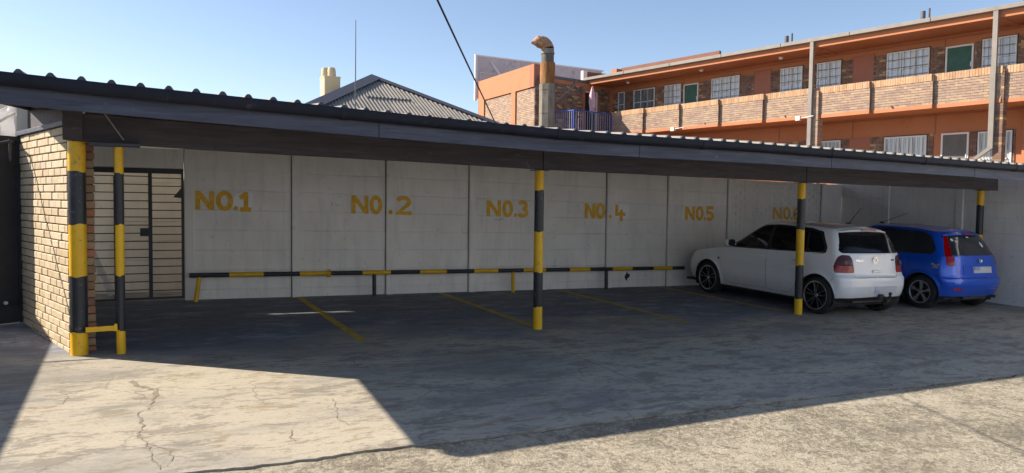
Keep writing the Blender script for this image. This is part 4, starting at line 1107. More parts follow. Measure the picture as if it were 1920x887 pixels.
CM['red_dark'] = lens("smoked_lamp_lens", (.085, .008, .010)); CM['red'] = lens("red_lamp_lens", (.38, .004, .004)); CM['smoke'] = lens("clear_lamp_lens", (.30, .27, .27)); CM['amber'] = lens("bright_red_reflector", (.60, .03, .015))

def pip(px, py, poly):
    inside = np.zeros(px.shape, bool); n = len(poly)
    for i in range(n):
        x0, y0 = poly[i]; x1, y1 = poly[(i+1) % n]
        c = ((y0 > py) != (y1 > py)) & (px < (x1-x0)*(py-y0)/((y1-y0) if y1 != y0 else 1e-9)+x0)
        inside ^= c
    return inside
def smooth_poly(pts, r=.03, n=4):
    """round the corners of a polygon"""
    out = []; m_ = len(pts)
    for i in range(m_):
        p = Vector(pts[i]); a = Vector(pts[i-1]); b = Vector(pts[(i+1) % m_])
        da = (a-p); db = (b-p); rr_ = min(r, da.length*.45, db.length*.45)
        s0 = p + da.normalized()*rr_; s1 = p + db.normalized()*rr_
        for k in range(n+1):
            t_ = k/n; out.append(tuple(s0*(1-t_)**2 + p*2*t_*(1-t_) + s1*t_**2))
    return out
def itp(tab, x): return np.interp(x, [a for a, b in tab], [b for a, b in tab])
def sitp(tab, x):
    """smooth (cosine-free cubic) interpolation through a table"""
    xs = np.array([a for a, b in tab], float); ys = np.array([b for a, b in tab], float)
    d = np.gradient(ys, xs); x = np.clip(x, xs[0], xs[-1]); i = np.clip(np.searchsorted(xs, x)-1, 0, len(xs)-2)
    h_ = xs[i+1]-xs[i]; t_ = (x-xs[i])/h_
    return (2*t_**3-3*t_**2+1)*ys[i] + (t_**3-2*t_**2+t_)*h_*d[i] + (-2*t_**3+3*t_**2)*ys[i+1] + (t_**3-t_**2)*h_*d[i+1]
def plan(u, w, yr, yn, br, nr_, bf, nf):
    u = np.asarray(u, float); e = 1e-9
    th = np.clip(u, 0, 1)*math.pi/2; xr = w*np.sin(th)**(2/nr_); yrr = yr+br*(1-np.clip(np.cos(th), 0, 1)**(2/nr_))
    tf = np.clip(u-2, 0, 1)*math.pi/2; xf = w*np.clip(np.cos(tf), 0, 1)**(2/nf); yff = yn-bf*(1-np.sin(tf)**(2/nf))
    ym = (yr+br) + np.clip(u-1, 0, 1)*((yn-bf)-(yr+br))
    x = np.where(u < 1, xr, np.where(u < 2, w, xf)); y = np.where(u < 1, yrr, np.where(u < 2, ym, yff))
    return x, y
class Skin:
    def __init__(s, V, S, Z): s.V = V; s.S = S; s.Zp = Z          # V (ns+1, nv+1, 3), right half x>=0
    def classify(s, regions):
        V = s.V; ns, nv = V.shape[0]-1, V.shape[1]-1
        C = (V[:-1,:-1]+V[1:,:-1]+V[1:,1:]+V[:-1,1:])/4
        SC = (s.S[:-1,:-1]+s.S[1:,1:])/2
        lab = np.full((ns, nv), -1)
        for ri, r in enumerate(regions):
            sp = r['space']
            a, b = {'side': (C[...,1], C[...,2]), 'rear': (C[...,0], C[...,2]), 'sz': (SC, C[...,2])}[sp]
            mk = pip(a, b, r['poly'])
            if 'cond' in r: mk &= r['cond'](C)
            lab[mk & (lab < 0)] = ri
        # snap the borders
        off_ = {}
        Lp = np.full((ns+2, nv+2), -2); Lp[1:-1,1:-1] = lab
        W = V.copy()
        for i in range(ns+1):
            for j in range(nv+1):
                q = {int(Lp[i,j]), int(Lp[i+1,j]), int(Lp[i,j+1]), int(Lp[i+1,j+1])} - {-2}
                if len(q) < 2: continue
                ri = min(x for x in q if x >= 0); r = regions[ri]; sp = r['space']
                p = V[i,j]; a, b = {'side': (p[1], p[2]), 'rear': (p[0], p[2]), 'sz': (s.S[i,j], p[2])}[sp]
                best = None; P = r['poly']
                for k in range(len(P)):
                    x0, y0 = P[k]; x1, y1 = P[(k+1) % len(P)]; dx, dy = x1-x0, y1-y0; l2 = dx*dx+dy*dy
                    if l2 < 1e-12: continue
                    t_ = max(0, min(1, ((a-x0)*dx+(b-y0)*dy)/l2)); qx, qy = x0+t_*dx, y0+t_*dy; d = (qx-a)**2+(qy-b)**2
                    if best is None or d < best[0]: best = (d, qx, qy)
                if best[0] > .022**2: continue
                if sp == 'side': W[i,j,1], W[i,j,2] = best[1], best[2]
                elif sp == 'rear':
                    if p[0] > .015: W[i,j,0] = best[1]
                    W[i,j,2] = best[2]
                else:
                    W[i,j,2] = best[2]; ds = best[1]-s.S[i,j]
                    i2 = min(max(i + (1 if ds > 0 else -1), 0), ns); den = s.S[i2,j]-s.S[i,j]
                    if abs(den) > 1e-6:
                        W[i,j,:2] = V[i,j,:2] + (V[i2,j,:2]-V[i,j,:2])*(ds/den)
        s.lab = lab; s.W = W; return s
def mesh_from(V, faces, name, mats, smooth=35, merge=True, push=0.):
    used = sorted({v for f in faces for v in f}); mp = {v: i for i, v in enumerate(used)}
    me = bpy.data.meshes.new(name); me.from_pydata([tuple(V[v]) for v in used], [], [[mp[v] for v in f] for f in faces])
    for mm in mats: me.materials.append(mm)
    bm = bmesh.new(); bm.from_mesh(me)
    if merge: bmesh.ops.remove_doubles(bm, verts=bm.verts[:], dist=.0006)
    bm.to_mesh(me); bm.free()
    me.shade_smooth(); me.set_sharp_from_angle(angle=R(smooth)); return me
def side_faces(mask, sgn):
    nv1 = mask.shape[1]+1; out = []
    for i, j in zip(*np.nonzero(mask)):
        a, b, c, d = i*nv1+j, (i+1)*nv1+j, (i+1)*nv1+j+1, i*nv1+j+1
        out.append((a, b, c, d) if sgn > 0 else (d, c, b, a))
    return out
def both(W, mask):
    V = W.reshape(-1, 3); Vl = V*np.array([-1, 1, 1]); n = len(V)
    return np.vstack([V, Vl]), side_faces(mask, 1) + [tuple(x+n for x in f) for f in side_faces(mask, -1)]
def cpart(name, me, par):
    o = bpy.data.objects.new(name, me); COL.objects.link(o); o.parent = par; return o
def emit(skin, regions, root, body_name, body_mat):
    made = {}
    V, f = both(skin.W, skin.lab == -1)
    made[body_name] = cpart(body_name, mesh_from(V, f, body_name, [body_mat]), root)
    for ri, r in enumerate(regions):
        if r['mat'] is None: continue
        mk = skin.lab == ri
        if not mk.any(): continue
        W = skin.W
        g = r.get('gap', 0)
        if g:
            # shrink the rim of the part a few millimetres so that a shut line shows
            W = W.copy(); Lp = np.zeros((mk.shape[0]+2, mk.shape[1]+2), bool); Lp[1:-1,1:-1] = mk
            cs = W[:-1,:-1][mk].mean(axis=0)
            for i in range(W.shape[0]):
                for j in range(W.shape[1]):
                    q = [Lp[i,j], Lp[i+1,j], Lp[i,j+1], Lp[i+1,j+1]]
                    if any(q) and not all(q):
                        gi = (int(q[1])+int(q[3]))-(int(q[0])+int(q[2])); gj = (int(q[2])+int(q[3]))-(int(q[0])+int(q[1]))
                        i2 = min(max(i+(gi > 0)-(gi < 0), 0), W.shape[0]-1); j2 = min(max(j+(gj > 0)-(gj < 0), 0), W.shape[1]-1)
                        d = skin.V[i2,j2]-skin.V[i,j]; l = np.linalg.norm(d)
                        if l > 1e-6 and abs(skin.V[i,j,0]) > 1e-3: W[i,j] = W[i,j] + d/l*g
        if r.get('split', True) and r['space'] == 'side' or r.get('split') is True:
            Vb = W.reshape(-1, 3)
            l_ = cpart(r['name'], mesh_from(Vb*np.array([-1,1,1]), side_faces(mk, -1), r['name'], [r['mat']]), root)
            r_ = cpart(r['name'], mesh_from(Vb, side_faces(mk, 1), r['name'], [r['mat']]), root)
            made.setdefault(r['name'], []).append((l_, r_))
        else:
            V, f = both(W, mk); made[r['name']] = cpart(r['name'], mesh_from(V, f, r['name'], [r['mat']]), root)
    return made
def wheel(root, x, y, r, rim, style, w=.20):
    sg = -1 if x < 0 else 1
    t_ = MB(); pr = [(-w/2, rim+.005), (-w/2-.004, rim+.03), (-w/2, r-.035), (-w/2+.025, r-.006), (-w/2+.05, r), (w/2-.05, r), (w/2-.025, r-.006), (w/2, r-.035), (w/2+.004, rim+.03), (w/2, rim+.005), (w/2-.02, rim-.012), (-w/2+.02, rim-.012)]
    t_.lathe(pr, 48, 'x', close=True); me = t_.mesh('wheel', CM['tyre'], smooth=40)
    o = cpart('wheel', me, root); o.location = (x, y, r-.006)
    q = MB(); q.lathe([(-w/2+.01, rim-.004), (w/2-.01, rim-.004), (w/2+.002, rim+.008), (w/2-.004, rim-.014), (w/2-.03, rim-.02), (-w/2+.01, rim-.03), (-w/2+.01, .06)], 48, 'x', mi=0)
    q.lathe([(w/2+.002, rim+.008), (w/2+.004, rim-.002), (w/2-.004, rim-.014)], 48, 'x', mi=1)
    q.tube([(-.02, 0, 0), (w/2-.022, 0, 0)], [.068, .060], 20, mi=0)
    q.tube([(w/2-.022, 0, 0), (w/2-.014, 0, 0)], [.034, .028], 18, mi=1)
    n = 5
    for k in range(n):
        a0 = 2*math.pi*k/n + .3
        if style == 'twin':
            for da, tip in ((-.16, -.21), (.16, .21)):
                p = Vector((w/2-.028, .045*math.cos(a0+da*1.5), .045*math.sin(a0+da*1.5))); e_ = Vector((w/2-.010, (rim-.012)*math.cos(a0+tip), (rim-.012)*math.sin(a0+tip)))
                q.bar(p, e_, .022, .03, 0); q.bar(p+Vector((.014, 0, 0)), e_+Vector((.013, 0, 0)), .013, .004, 1)
        else:
            for da in (0,):
                d = Vector((0, math.cos(a0), math.sin(a0))); t2 = Vector((0, -math.sin(a0), math.cos(a0)))
                a, b = d*.03, d*(rim-.012); wi, wo, xx = .026, .040, w/2-.022
                vs = []
                for c, wd, hx in ((a, wi, xx), ((a+b)/2, .019, xx+.008), (b, wo, xx+.006)):
                    vs += [tuple(c-t2*wd+Vector((hx-.035,0,0))), tuple(c+t2*wd+Vector((hx-.035,0,0))), tuple(c+t2*wd*.75+Vector((hx,0,0))), tuple(c-t2*wd*.75+Vector((hx,0,0)))]
                q.add(vs, [(i*4+m_, i*4+(m_+1) % 4, i*4+4+(m_+1) % 4, i*4+4+m_) for i in range(2) for m_ in range(4)], 1)
                bo = Vector((w/2-.016, .048*math.cos(a0+.63), .048*math.sin(a0+.63))); q.tube([bo, bo+Vector((.006, 0, 0))], .007, 6, mi=0)
    me = q.mesh('rim', [CM['rimd'] if style == 'twin' else CM['under'], CM['rims'] if style == 'twin' else CM['silver']], smooth=35)
    ri = cpart('rim', me, o)
    q = MB(); q.tube([(-.03, 0, 0), (-.018, 0, 0)], rim*.72, 32); cpart('brake_disc', q.mesh('brake_disc', CM['steel'], smooth=40), o)
    if sg < 0: o.rotation_euler = (0, 0, math.pi)
    return o

def build_car(c):
    root = bpy.data.objects.new(c['name'], None); COL.objects.link(root); root.empty_display_size = .3
    tag(root, c['label'], 'car')
    L = c['L']; paint = c['paint']
    st = .0125
    # ---- lower body
    REF = dict(w=c['W'], yr=0, yn=L, br=c['br'], nr_=c['nr'], bf=c['bf'], nf=c['nf'])
    ud = np.concatenate([np.linspace(0, 1, 600), np.linspace(1, 2, 400)[1:], np.linspace(2, 3, 600)[1:]])
    X, Y = plan(ud, **REF); sd = np.concatenate([[0], np.cumsum(np.hypot(np.diff(X), np.diff(Y)))])
    ns = int(sd[-1]/st); s_ = np.linspace(0, sd[-1], ns+1); u = np.interp(s_, sd, ud); yref = np.interp(s_, sd, Y)
    nv = int(.78/st); v = np.linspace(0, 1, nv+1)
    zbot = itp(c['zbot'], yref); ztop = sitp(c['ztop'], yref)
    Z = zbot[:, None] + (ztop-zbot)[:, None]*v[None, :]
    w = sitp(c['wz'], Z)*1.; yr = sitp(c['rearz'], Z) if not c.get('rearlin') else itp(c['rearz'], Z); yn = L - sitp(c['nosez'], Z)
    x, y = plan(u[:, None]*np.ones_like(Z), w, yr, yn, c['br'], c['nr'], c['bf'], c['nf'])
    mid = L*.5; x = x*(1-c['taper']*np.clip((np.abs(y-mid)/(L/2)), 0, 1)**3)
    # wheel arch flare
    for ya in (c['ra'], c['fa']):
        d = np.hypot(y-ya, Z-c['wr']); x = x + np.where(x > .5, .016*np.exp(-((d-c['arch'])/.035)**2), 0)
    for zc, dep, wd in c.get('creases', ()):
        x = x + dep*np.tanh((Z-zc)/wd)*np.where((y > .9) & (y < L-.9), 1, 0)
    V = np.stack([x, y, Z], -1); S = s_[:, None]*np.ones_like(Z)
    sk = Skin(V, S, Z)
    arch = lambda yc, r: [(yc+r*math.cos(a), c['wr']+r*math.sin(a)) for a in [2*math.pi*k/48 for k in range(48)]]
    side = lambda C: C[..., 0] > .45
    rg = [dict(name='wheel_arch', space='side', poly=arch(c['ra'], c['arch']), mat=None, cond=side), dict(name='wheel_arch', space='side', poly=arch(c['fa'], c['arch']), mat=None, cond=side)]
    rg += c['lower'](side)
    sk.classify(rg); lo = emit(sk, rg, root, 'body', paint)
    # ---- greenhouse
    GR = dict(w=c['gw'](0), yr=c['gyr'](0), yn=c['gyn'](0), br=c['gbr'], nr_=3.2, bf=c['gbf'], nf=2.6)
    X, Y = plan(ud, **GR); sd2 = np.concatenate([[0], np.cumsum(np.hypot(np.diff(X), np.diff(Y)))])
    ns2 = int(sd2[-1]/st); s2 = np.linspace(0, sd2[-1], ns2+1); u2 = np.interp(s2, sd2, ud); y2 = np.interp(s2, sd2, Y)
    nv2 = int(.5/st); v2 = np.linspace(0, 1, nv2+1)[None, :]*np.ones((ns2+1, 1))
    xx, yy = plan(u2[:, None]*np.ones_like(v2), c['gw'](v2), c['gyr'](v2), c['gyn'](v2), c['gbr'], 3.2, c['gbf'], 2.6)
    xx = xx*(1-c['taper']*.7*np.clip((np.abs(yy-mid)/(L/2)), 0, 1)**3)
    zb_ = sitp(c['ztop'], np.clip(y2, 0, L-.95))[:, None]-.012; zt_ = sitp(c['roofz'], yy)
    ZZ = zb_ + (zt_-zb_)*v2
    V2 = np.stack([xx, yy, ZZ], -1); sk2 = Skin(V2, s2[:, None]*np.ones_like(v2), ZZ)
    rg2 = c['upper'](side); sk2.classify(rg2); upm = emit(sk2, rg2, root, 'cabin', paint)
    # ---- roof and bonnet caps
    def cap(rows, crown, name, mat, nt=14, lift=0.):
        vs = []; fs = []; n = len(rows)
        for t_ in np.linspace(1, -1, 2*nt+1):
            for p in rows: vs.append((p[0]*t_, p[1], p[2]+lift+crown*(1-t_*t_)*min(1, p[0]/.25)))
        for k in range(2*nt):
            for i in range(n-1): a = k*n+i; fs.append((a, a+1, a+n+1, a+n))
        me = bpy.data.meshes.new(name); me.from_pydata(vs, [], fs); me.materials.append(mat); bm = bmesh.new(); bm.from_mesh(me)
        bmesh.ops.remove_doubles(bm, verts=bm.verts[:], dist=.0005); bmesh.ops.recalc_face_normals(bm, faces=bm.faces); bm.to_mesh(me); bm.free(); me.shade_smooth()
        return cpart(name, me, root)
    cap([V2[i, -1] for i in range(0, ns2+1, 3)], c['crown'], 'roof', paint)
    hood = [i for i in range(ns+1) if V[i, -1, 1] > c['cowl']]
    cap([V[i, -1] for i in hood[::2]] + [V[hood[-1], -1]], c['hcrown'], 'bonnet', paint)
    # shelf under the glass, underbody, wheel wells
    q = MB(); q.box(-c['W']+.06, c['W']-.06, .18, L-.25, .20, .24); q.box(-.45, .45, .22, .8, .16, .22); cpart('underbody', q.mesh('underbody', CM['under']), root)
    for ya in (c['ra'], c['fa']):
        for sg in (-1, 1):
            q = MB()
            pts = [(sg*(c['W']-.03), ya+(c['arch']+.004)*math.cos(a), c['wr']+(c['arch']+.004)*math.sin(a)) for a in [math.pi*(1.15-1.3*k/24) for k in range(25)]]
            vs = pts + [(sg*.42, p[1], p[2]) for p in pts]; n = 25
            q.add(vs, [(i, i+1, n+i+1, n+i) for i in range(n-1)] + [tuple(range(n, 2*n))])
            cpart('wheel_well', q.mesh('wheel_well', CM['under']), root)
    for ya in (c['ra'], c['fa']):
        for sg in (-1, 1): wheel(root, sg*(c['W']-c['wo']), ya, c['wr'], c['rim'], c['style'])
    c['extras'](root, lo, upm, V, V2)
    root.location = (c['x'], c['y'], G(c['x'], c['y']) - .0); root.rotation_euler = (SY, -SX, c.get('rz', 0))
    return root
def surf_x(V, y, z):
    d = (V[..., 1]-y)**2 + (V[..., 2]-z)**2 + np.where(V[..., 0] < .4, 9, 0); i = np.unravel_index(np.argmin(d), d.shape); return V[i][0]
def surf_y(V, x, z):
    d = (V[..., 0]-x)**2 + (V[..., 2]-z)**2 + np.where(V[..., 1] > 1.2, 9, 0); i = np.unravel_index(np.argmin(d), d.shape); return V[i][1]
def handle(root_door, V, y, z, mat, sg=-1, l=.17):
    x = surf_x(V, y, z); q = MB()
    q.tube([(sg*(x+.002), y-l/2, z), (sg*(x+.030), y-l/2+.03, z+.002), (sg*(x+.032), y+l/2-.03, z+.002), (sg*(x+.002), y+l/2, z)], [.014, .016, .016, .014], 10)
    o = cpart('handle', q.mesh('handle', mat, smooth=50), root_door); return o
def mirror(root, V, y, z, paint, sg=-1):
    x = surf_x(V, y, z-.06); q = MB(); vs = []; n = 16
    for (dy, rx, rz) in ((-.045, .085, .062), (-.03, .095, .072), (.03, .085, .066), (.075, .05, .042), (.095, .012, .012)):
        for k in range(n):
            a = 2*math.pi*k/n; cx, cz = math.cos(a), math.sin(a)
            vs.append((sg*(x+.115+rx*math.copysign(abs(cx)**.7, cx)), y+dy, z+rz*math.copysign(abs(cz)**.7, cz)))
    fs = [(i*n+k, i*n+(k+1) % n, (i+1)*n+(k+1) % n, (i+1)*n+k) for i in range(4) for k in range(n)] + [tuple(range(4*n, 5*n))]
    q.add(vs, fs); q.bar((sg*(x-.02), y+.01, z-.03), (sg*(x+.06), y+.01, z-.03), .05, .03)
    o = cpart('mirror', q.mesh('mirror', paint, smooth=50), root)
    g = MB(); g.add([vs[k] for k in range(n)], [tuple(range(n))]); cpart('mirror_glass', g.mesh('mirror_glass', CM['glass2']), o); return o
def rear_strip(name, V, x0, x1, z0, z1, mat, root, proud=.006, thick=.012, bev=.003):
    """flat fitting (plate, letter strip, handle) on the tail"""
    ya, yb = surf_y(V, (x0+x1)/2 if x0*x1 > 0 else 0., z0), surf_y(V, 0., z1); q = MB()
    q.add([(x0, ya-proud-thick, z0), (x1, ya-proud-thick, z0), (x1, yb-proud-thick, z1), (x0, yb-proud-thick, z1), (x0, ya-proud+.02, z0), (x1, ya-proud+.02, z0), (x1, yb-proud+.02, z1), (x0, yb-proud+.02, z1)],
          [(0,1,2,3), (7,6,5,4), (0,4,5,1), (1,5,6,2), (2,6,7,3), (3,7,4,0)])
    return cpart(name, q.mesh(name, mat, bevel=bev), root)

# ---- white five-door hatchback
def polo_lower(side):
    return [
     dict(name='brake_lens', space='sz', poly=smooth_poly([(.525, .70), (.875, .70), (.885, .815), (.525, .815)], .03), mat=CM['red'], gap=.0015, split=True),
     dict(name='tail_light', space='sz', poly=smooth_poly([(.525, .79), (.885, .79), (.83, .93), (.76, .985), (.60, .975), (.545, .90)], .05), mat=CM['red_dark'], gap=.0015, split=True),
     dict(name='tailgate', space='rear', poly=smooth_poly([(-.1, .625), (.475, .625), (.515, .67), (.525, .82), (.575, .99), (.60, 1.2), (-.1, 1.2)], .03), mat=CM['white'], cond=lambda C: C[..., 1] < .5, gap=.003),
     dict(name='rear_skirt', space='sz', poly=[(-.1, .1), (.95, .1), (.95, .262), (.8, .30), (-.1, .315)], mat=CM['trim']),
     dict(name='rear_bumper', space='sz', poly=[(-.1, .1), (1.0, .1), (.99, .55), (.90, .635), (.82, .66), (-.1, .655)], mat=CM['white'], gap=.0025),
     dict(name='door', space='side', poly=smooth_poly([(1.585, .275), (2.50, .275), (2.66, .42), (2.70, .70), (2.63, 1.2), (1.60, 1.2)], .05), mat=CM['white'], cond=side, gap=.0035),
     dict(name='door', space='side', poly=smooth_poly([(1.05, .275), (1.575, .275), (1.59, 1.2), (.72, 1.2), (.72, .74), (.885, .50)], .05), mat=CM['white'], cond=side, gap=.0035),
     dict(name='headlight', space='sz', poly=smooth_poly([(4.45, .56), (4.85, .52), (4.9, .63), (4.75, .72), (4.52, .75)], .05), mat=CM['smoke'], split=True),
     dict(name='front_bumper', space='sz', poly=[(4.15, .1), (6, .1), (6, .50), (4.22, .52)], mat=CM['white'], gap=.0025)]
def polo_upper(side):
    rc = lambda C: C[..., 1] < .62
    return [
     dict(name='side_window', space='side', poly=smooth_poly([(1.63, .965), (2.44, .955), (2.46, 1.0), (2.04, 1.26), (1.90, 1.325), (1.63, 1.36)], .035), mat=CM['glass'], cond=side, gap=.002),
     dict(name='side_window', space='side', poly=smooth_poly([(.78, .99), (1.55, .965), (1.55, 1.362), (.86, 1.345)], .03), mat=CM['glass'], cond=side, gap=.002),
     dict(name='side_window', space='side', poly=smooth_poly([(.46, 1.005), (.745, .995), (.815, 1.335), (.60, 1.29), (.44, 1.07)], .05), mat=CM['glass'], cond=side, gap=.002),
     dict(name='window_trim', space='side', poly=smooth_poly([(2.72, .88), (2.60, 1.0), (2.10, 1.285), (1.92, 1.362), (1.50, 1.39), (.82, 1.372), (.56, 1.325), (.395, 1.08), (.40, .985), (.60, .95), (1.6, .92)], .03), mat=CM['trim'], cond=side),
     dict(name='rear_window', space='rear', poly=smooth_poly([(-.1, 1.005), (.66, 1.005), (.69, 1.04), (.565, 1.32), (.54, 1.335), (-.1, 1.345)], .03), mat=CM['glass'], cond=rc, gap=.002),
     dict(name='windscreen', space='rear', poly=smooth_poly([(-.1, .93), (.66, .93), (.53, 1.34), (-.1, 1.37)], .03), mat=CM['glass2'], cond=lambda C: C[..., 1] > 1.9, gap=.002)]
def polo_extras(root, lo, upm, V, V2):
    for (l_, r_), yh in zip(lo['door'], (1.73, .92)):
        handle(l_, V, yh, .83, CM['white']); handle(r_, V, yh, .83, CM['white'], 1)
    for sg in (-1, 1):
        mirror(root, V2, 2.40, 1.01, CM['white'], sg)
        q = MB()   # rub strip moulding
        for y0, y1 in ((1.60, 2.62), (.95, 1.57)):
            pts = [(sg*(surf_x(V, y, .545)+.001), y, .545) for y in np.linspace(y0, y1, 8)]
            for a, b in zip(pts[:-1], pts[1:]): q.bar(a, b, .012, .045)
        cpart('rub_strip', q.mesh('rub_strip', CM['white']), root)
        x = surf_x(V, 2.74, .70); q = MB(); q.tube([(sg*(x-.004), 2.74, .70), (sg*(x+.010), 2.74, .70)], [.03, .022], 10); cpart('side_repeater', q.mesh('side_repeater', CM['smoke'], smooth=40), root)
        tl = lo['tail_light'][0][0 if sg < 0 else 1]
        ly = surf_y(V, .64, .845); q = MB(); q.lathe([(-.003, .0), (-.005, .02), (.0, .038), (.015, .042)], 20, 'z'); me = q.mesh('lamp_bowl', CM['smoke'], smooth=50)
        b = cpart('lamp_bowl', me, tl); b.location = (sg*.64, ly+.001, .85); b.rotation_euler = (R(82), 0, sg*R(16))
    # spoiler with third brake light
    q = MB(); n = 12; vs = []; fs = []
    for k in range(n+1):
        x = -.56+1.12*k/n; sag = .05*(x/.525)**2; y = .29+.09*(x/.525)**2
        vs += [(x, y-.06, 1.352-sag*.5), (x, y-.045, 1.380-sag*.6), (x, y+.13, 1.425-sag*.9), (x, y+.13, 1.39-sag), (x, y+.01, 1.338-sag*.6)]
    for k in range(n): fs += [(k*5+j, k*5+(j+1) % 5, k*5+5+(j+1) % 5, k*5+5+j) for j in range(5)]
    fs += [(4,3,2,1,0), tuple(range(n*5, n*5+5))]
    q.add(vs, fs); sp = cpart('spoiler', q.mesh('spoiler', CM['white'], smooth=30), root)
    q = MB(); q.box(-.17, .17, .222, .250, 1.362, 1.377); cpart('brake_light', q.mesh('brake_light', CM['red']), sp)
    tg = lo['tailgate']
    rear_strip('handle', V, -.085, .085, .705, .745, CM['white'], tg, .004, .022, .006)
    # round badge: ring with the letters V over W
    yb = surf_y(V, 0, .895)-.006; q = MB(); n = 28
    ring = [(.050*math.cos(2*math.pi*k/n), yb-.004, .895+.050*math.sin(2*math.pi*k/n)) for k in range(n+1)]
    for a, b in zip(ring[:-1], ring[1:]): q.bar(a, b, .010, .009)
    for a, b in (((-.022, .043), (0, .004)), ((0, .004), (.022, .043)), ((-.043, .018), (-.020, -.040)), ((-.020, -.040), (0, -.006)), ((0, -.006), (.020, -.040)), ((.020, -.040), (.043, .018))):
        q.bar((a[0], yb-.005, .895+a[1]), (b[0], yb-.005, .895+b[1]), .008, .009)
    bdg = cpart('badge', q.mesh('badge', CM['chrome']), tg)
    q = MB(); q.tube([(0, yb+.006, .895), (0, yb-.001, .895)], .05, 24); cpart('badge_disc', q.mesh('badge_disc', CM['gold'], smooth=40), bdg)
    # small letters on the tailgate
    LET = {'P': [[(.1,0),(.1,1)], [(.1,.93),(.7,.93),(.85,.74),(.7,.52),(.1,.52)]], 'O': [arc(.5,.5,.38,.42,90,450,14)], 'L': [[(.12,1),(.12,.06),(.9,.06)]]}
    q = MB(); x0 = -.44
    for k, chh in enumerate('POLO'):
        yl = surf_y(V, .40, .895)
        for st_ in LET[chh]:
            stroke(q, [(x0+.04*k+.032*a, .875+.034*b) for a, b in st_], .007, lambda a, b, d: (a, yl-.006+.03*max(0, -a-.42)*6-d, b), .001)
    cpart('lettering', q.mesh('lettering', CM['chrome'], fix=False), tg)
    q = MB(); yl = surf_y(V, .43, .90); q.box(.40, .47, yl-.006, yl+.02, .89, .912); cpart('emblem', q.mesh('emblem', CM['trim']), tg)
    pl_ = rear_strip('number_plate', V, -.06, .46, .375, .485, CM['plate'], lo['rear_bumper'], .006, .008)
    q = MB(); y_ = surf_y(V, 0, .40)-.0165; q.box(-.055, .04, y_, y_+.004, .382, .478); cpart('plate_band', q.mesh('plate_band', CM['plateb']), lo['rear_bumper'])
    # bumper groove
    q = MB(); pts = [(x, surf_y(V, abs(x), .555)-.002, .555) for x in np.linspace(-.6, .6, 13)]
    for a, b in zip(pts[:-1], pts[1:]): q.bar(a, b, .006, .014)
    cpart('bumper_crease', q.mesh('bumper_crease', CM['white']), lo['rear_bumper'])
    # tow bar
    q = MB(); q.bar((.15, .4, .30), (.15, -.05, .30), .05); q.tube([(.15, -.03, .30), (.15, -.10, .30), (.15, -.115, .36)], .022, 10); q.tube([(.15, -.115, .36), (.15, -.115, .375), (.15, -.115, .405)], [.02, .03, .02], 12); q.box(.05, .13, -.02, .05, .28, .36); q.bar((-.45, .12, .25), (.45, .12, .25), .05)
    cpart('tow_bar', q.mesh('tow_bar', CM['steel'], smooth=40), root)
    q = MB(); q.tube([(0, .62, 1.46), (0, .40, 1.72)], [.008, .003], 8); q.box(-.02, .02, .58, .66, 1.455, 1.475); cpart('aerial', q.mesh('aerial', CM['trim']), root)
    q = MB(); q.tube([(.32, .15, .24), (.32, .04, .235)], .024, 12); cpart('exhaust', q.mesh('exhaust', CM['steel'], smooth=40), root)
POLO = dict(name='white_hatchback', label='white five-door hatchback parked nose-in by the NO.6 bay with dark tinted windows', paint=CM['white'], L=3.92, W=.825, br=.26, nr=4.2, bf=.75, nf=2.7, taper=.045,
  zbot=[(0, .25), (.3, .235), (.8, .215), (2.8, .215), (3.5, .225), (3.87, .24)],
  ztop=[(0, .99), (.5, .985), (1.3, .96), (2.2, .94), (2.75, .92), (3.05, .885), (3.35, .83), (3.65, .755), (3.85, .68), (3.92, .645)],
  wz=[(.2, .765), (.28, .795), (.42, .818), (.58, .825), (.72, .822), (.85, .808), (.97, .785)], rearlin=True,
  rearz=[(.22, .11), (.30, .045), (.38, .018), (.48, .0), (.58, .002), (.625, .010), (.645, .035), (.68, .050), (.78, .065), (.90, .088), (1.0, .115)],
  nosez=[(.2, .13), (.3, .05), (.42, .01), (.5, .0), (.58, .02), (.66, .06), (.75, .12), (.95, .3)],
  ra=.52, fa=3.03, wr=.305, arch=.345, rim=.225, style='twin', wo=.115,
  gw=lambda v: .783-.135*v-.062*v**6, gyr=lambda v: .118+.17*v+.045*v**5, gyn=lambda v: 2.82-.70*v-.10*v**5, gbr=.20, gbf=.42,
  roofz=[(.1, 1.33), (.33, 1.362), (.7, 1.395), (1.3, 1.415), (1.75, 1.40), (2.05, 1.365), (2.35, 1.30)], crown=.05, cowl=2.52, hcrown=.055,
  creases=[(.66, .003, .02)], lower=polo_lower, upper=polo_upper, extras=polo_extras, x=10.63, y=7.87)
build_car(POLO)

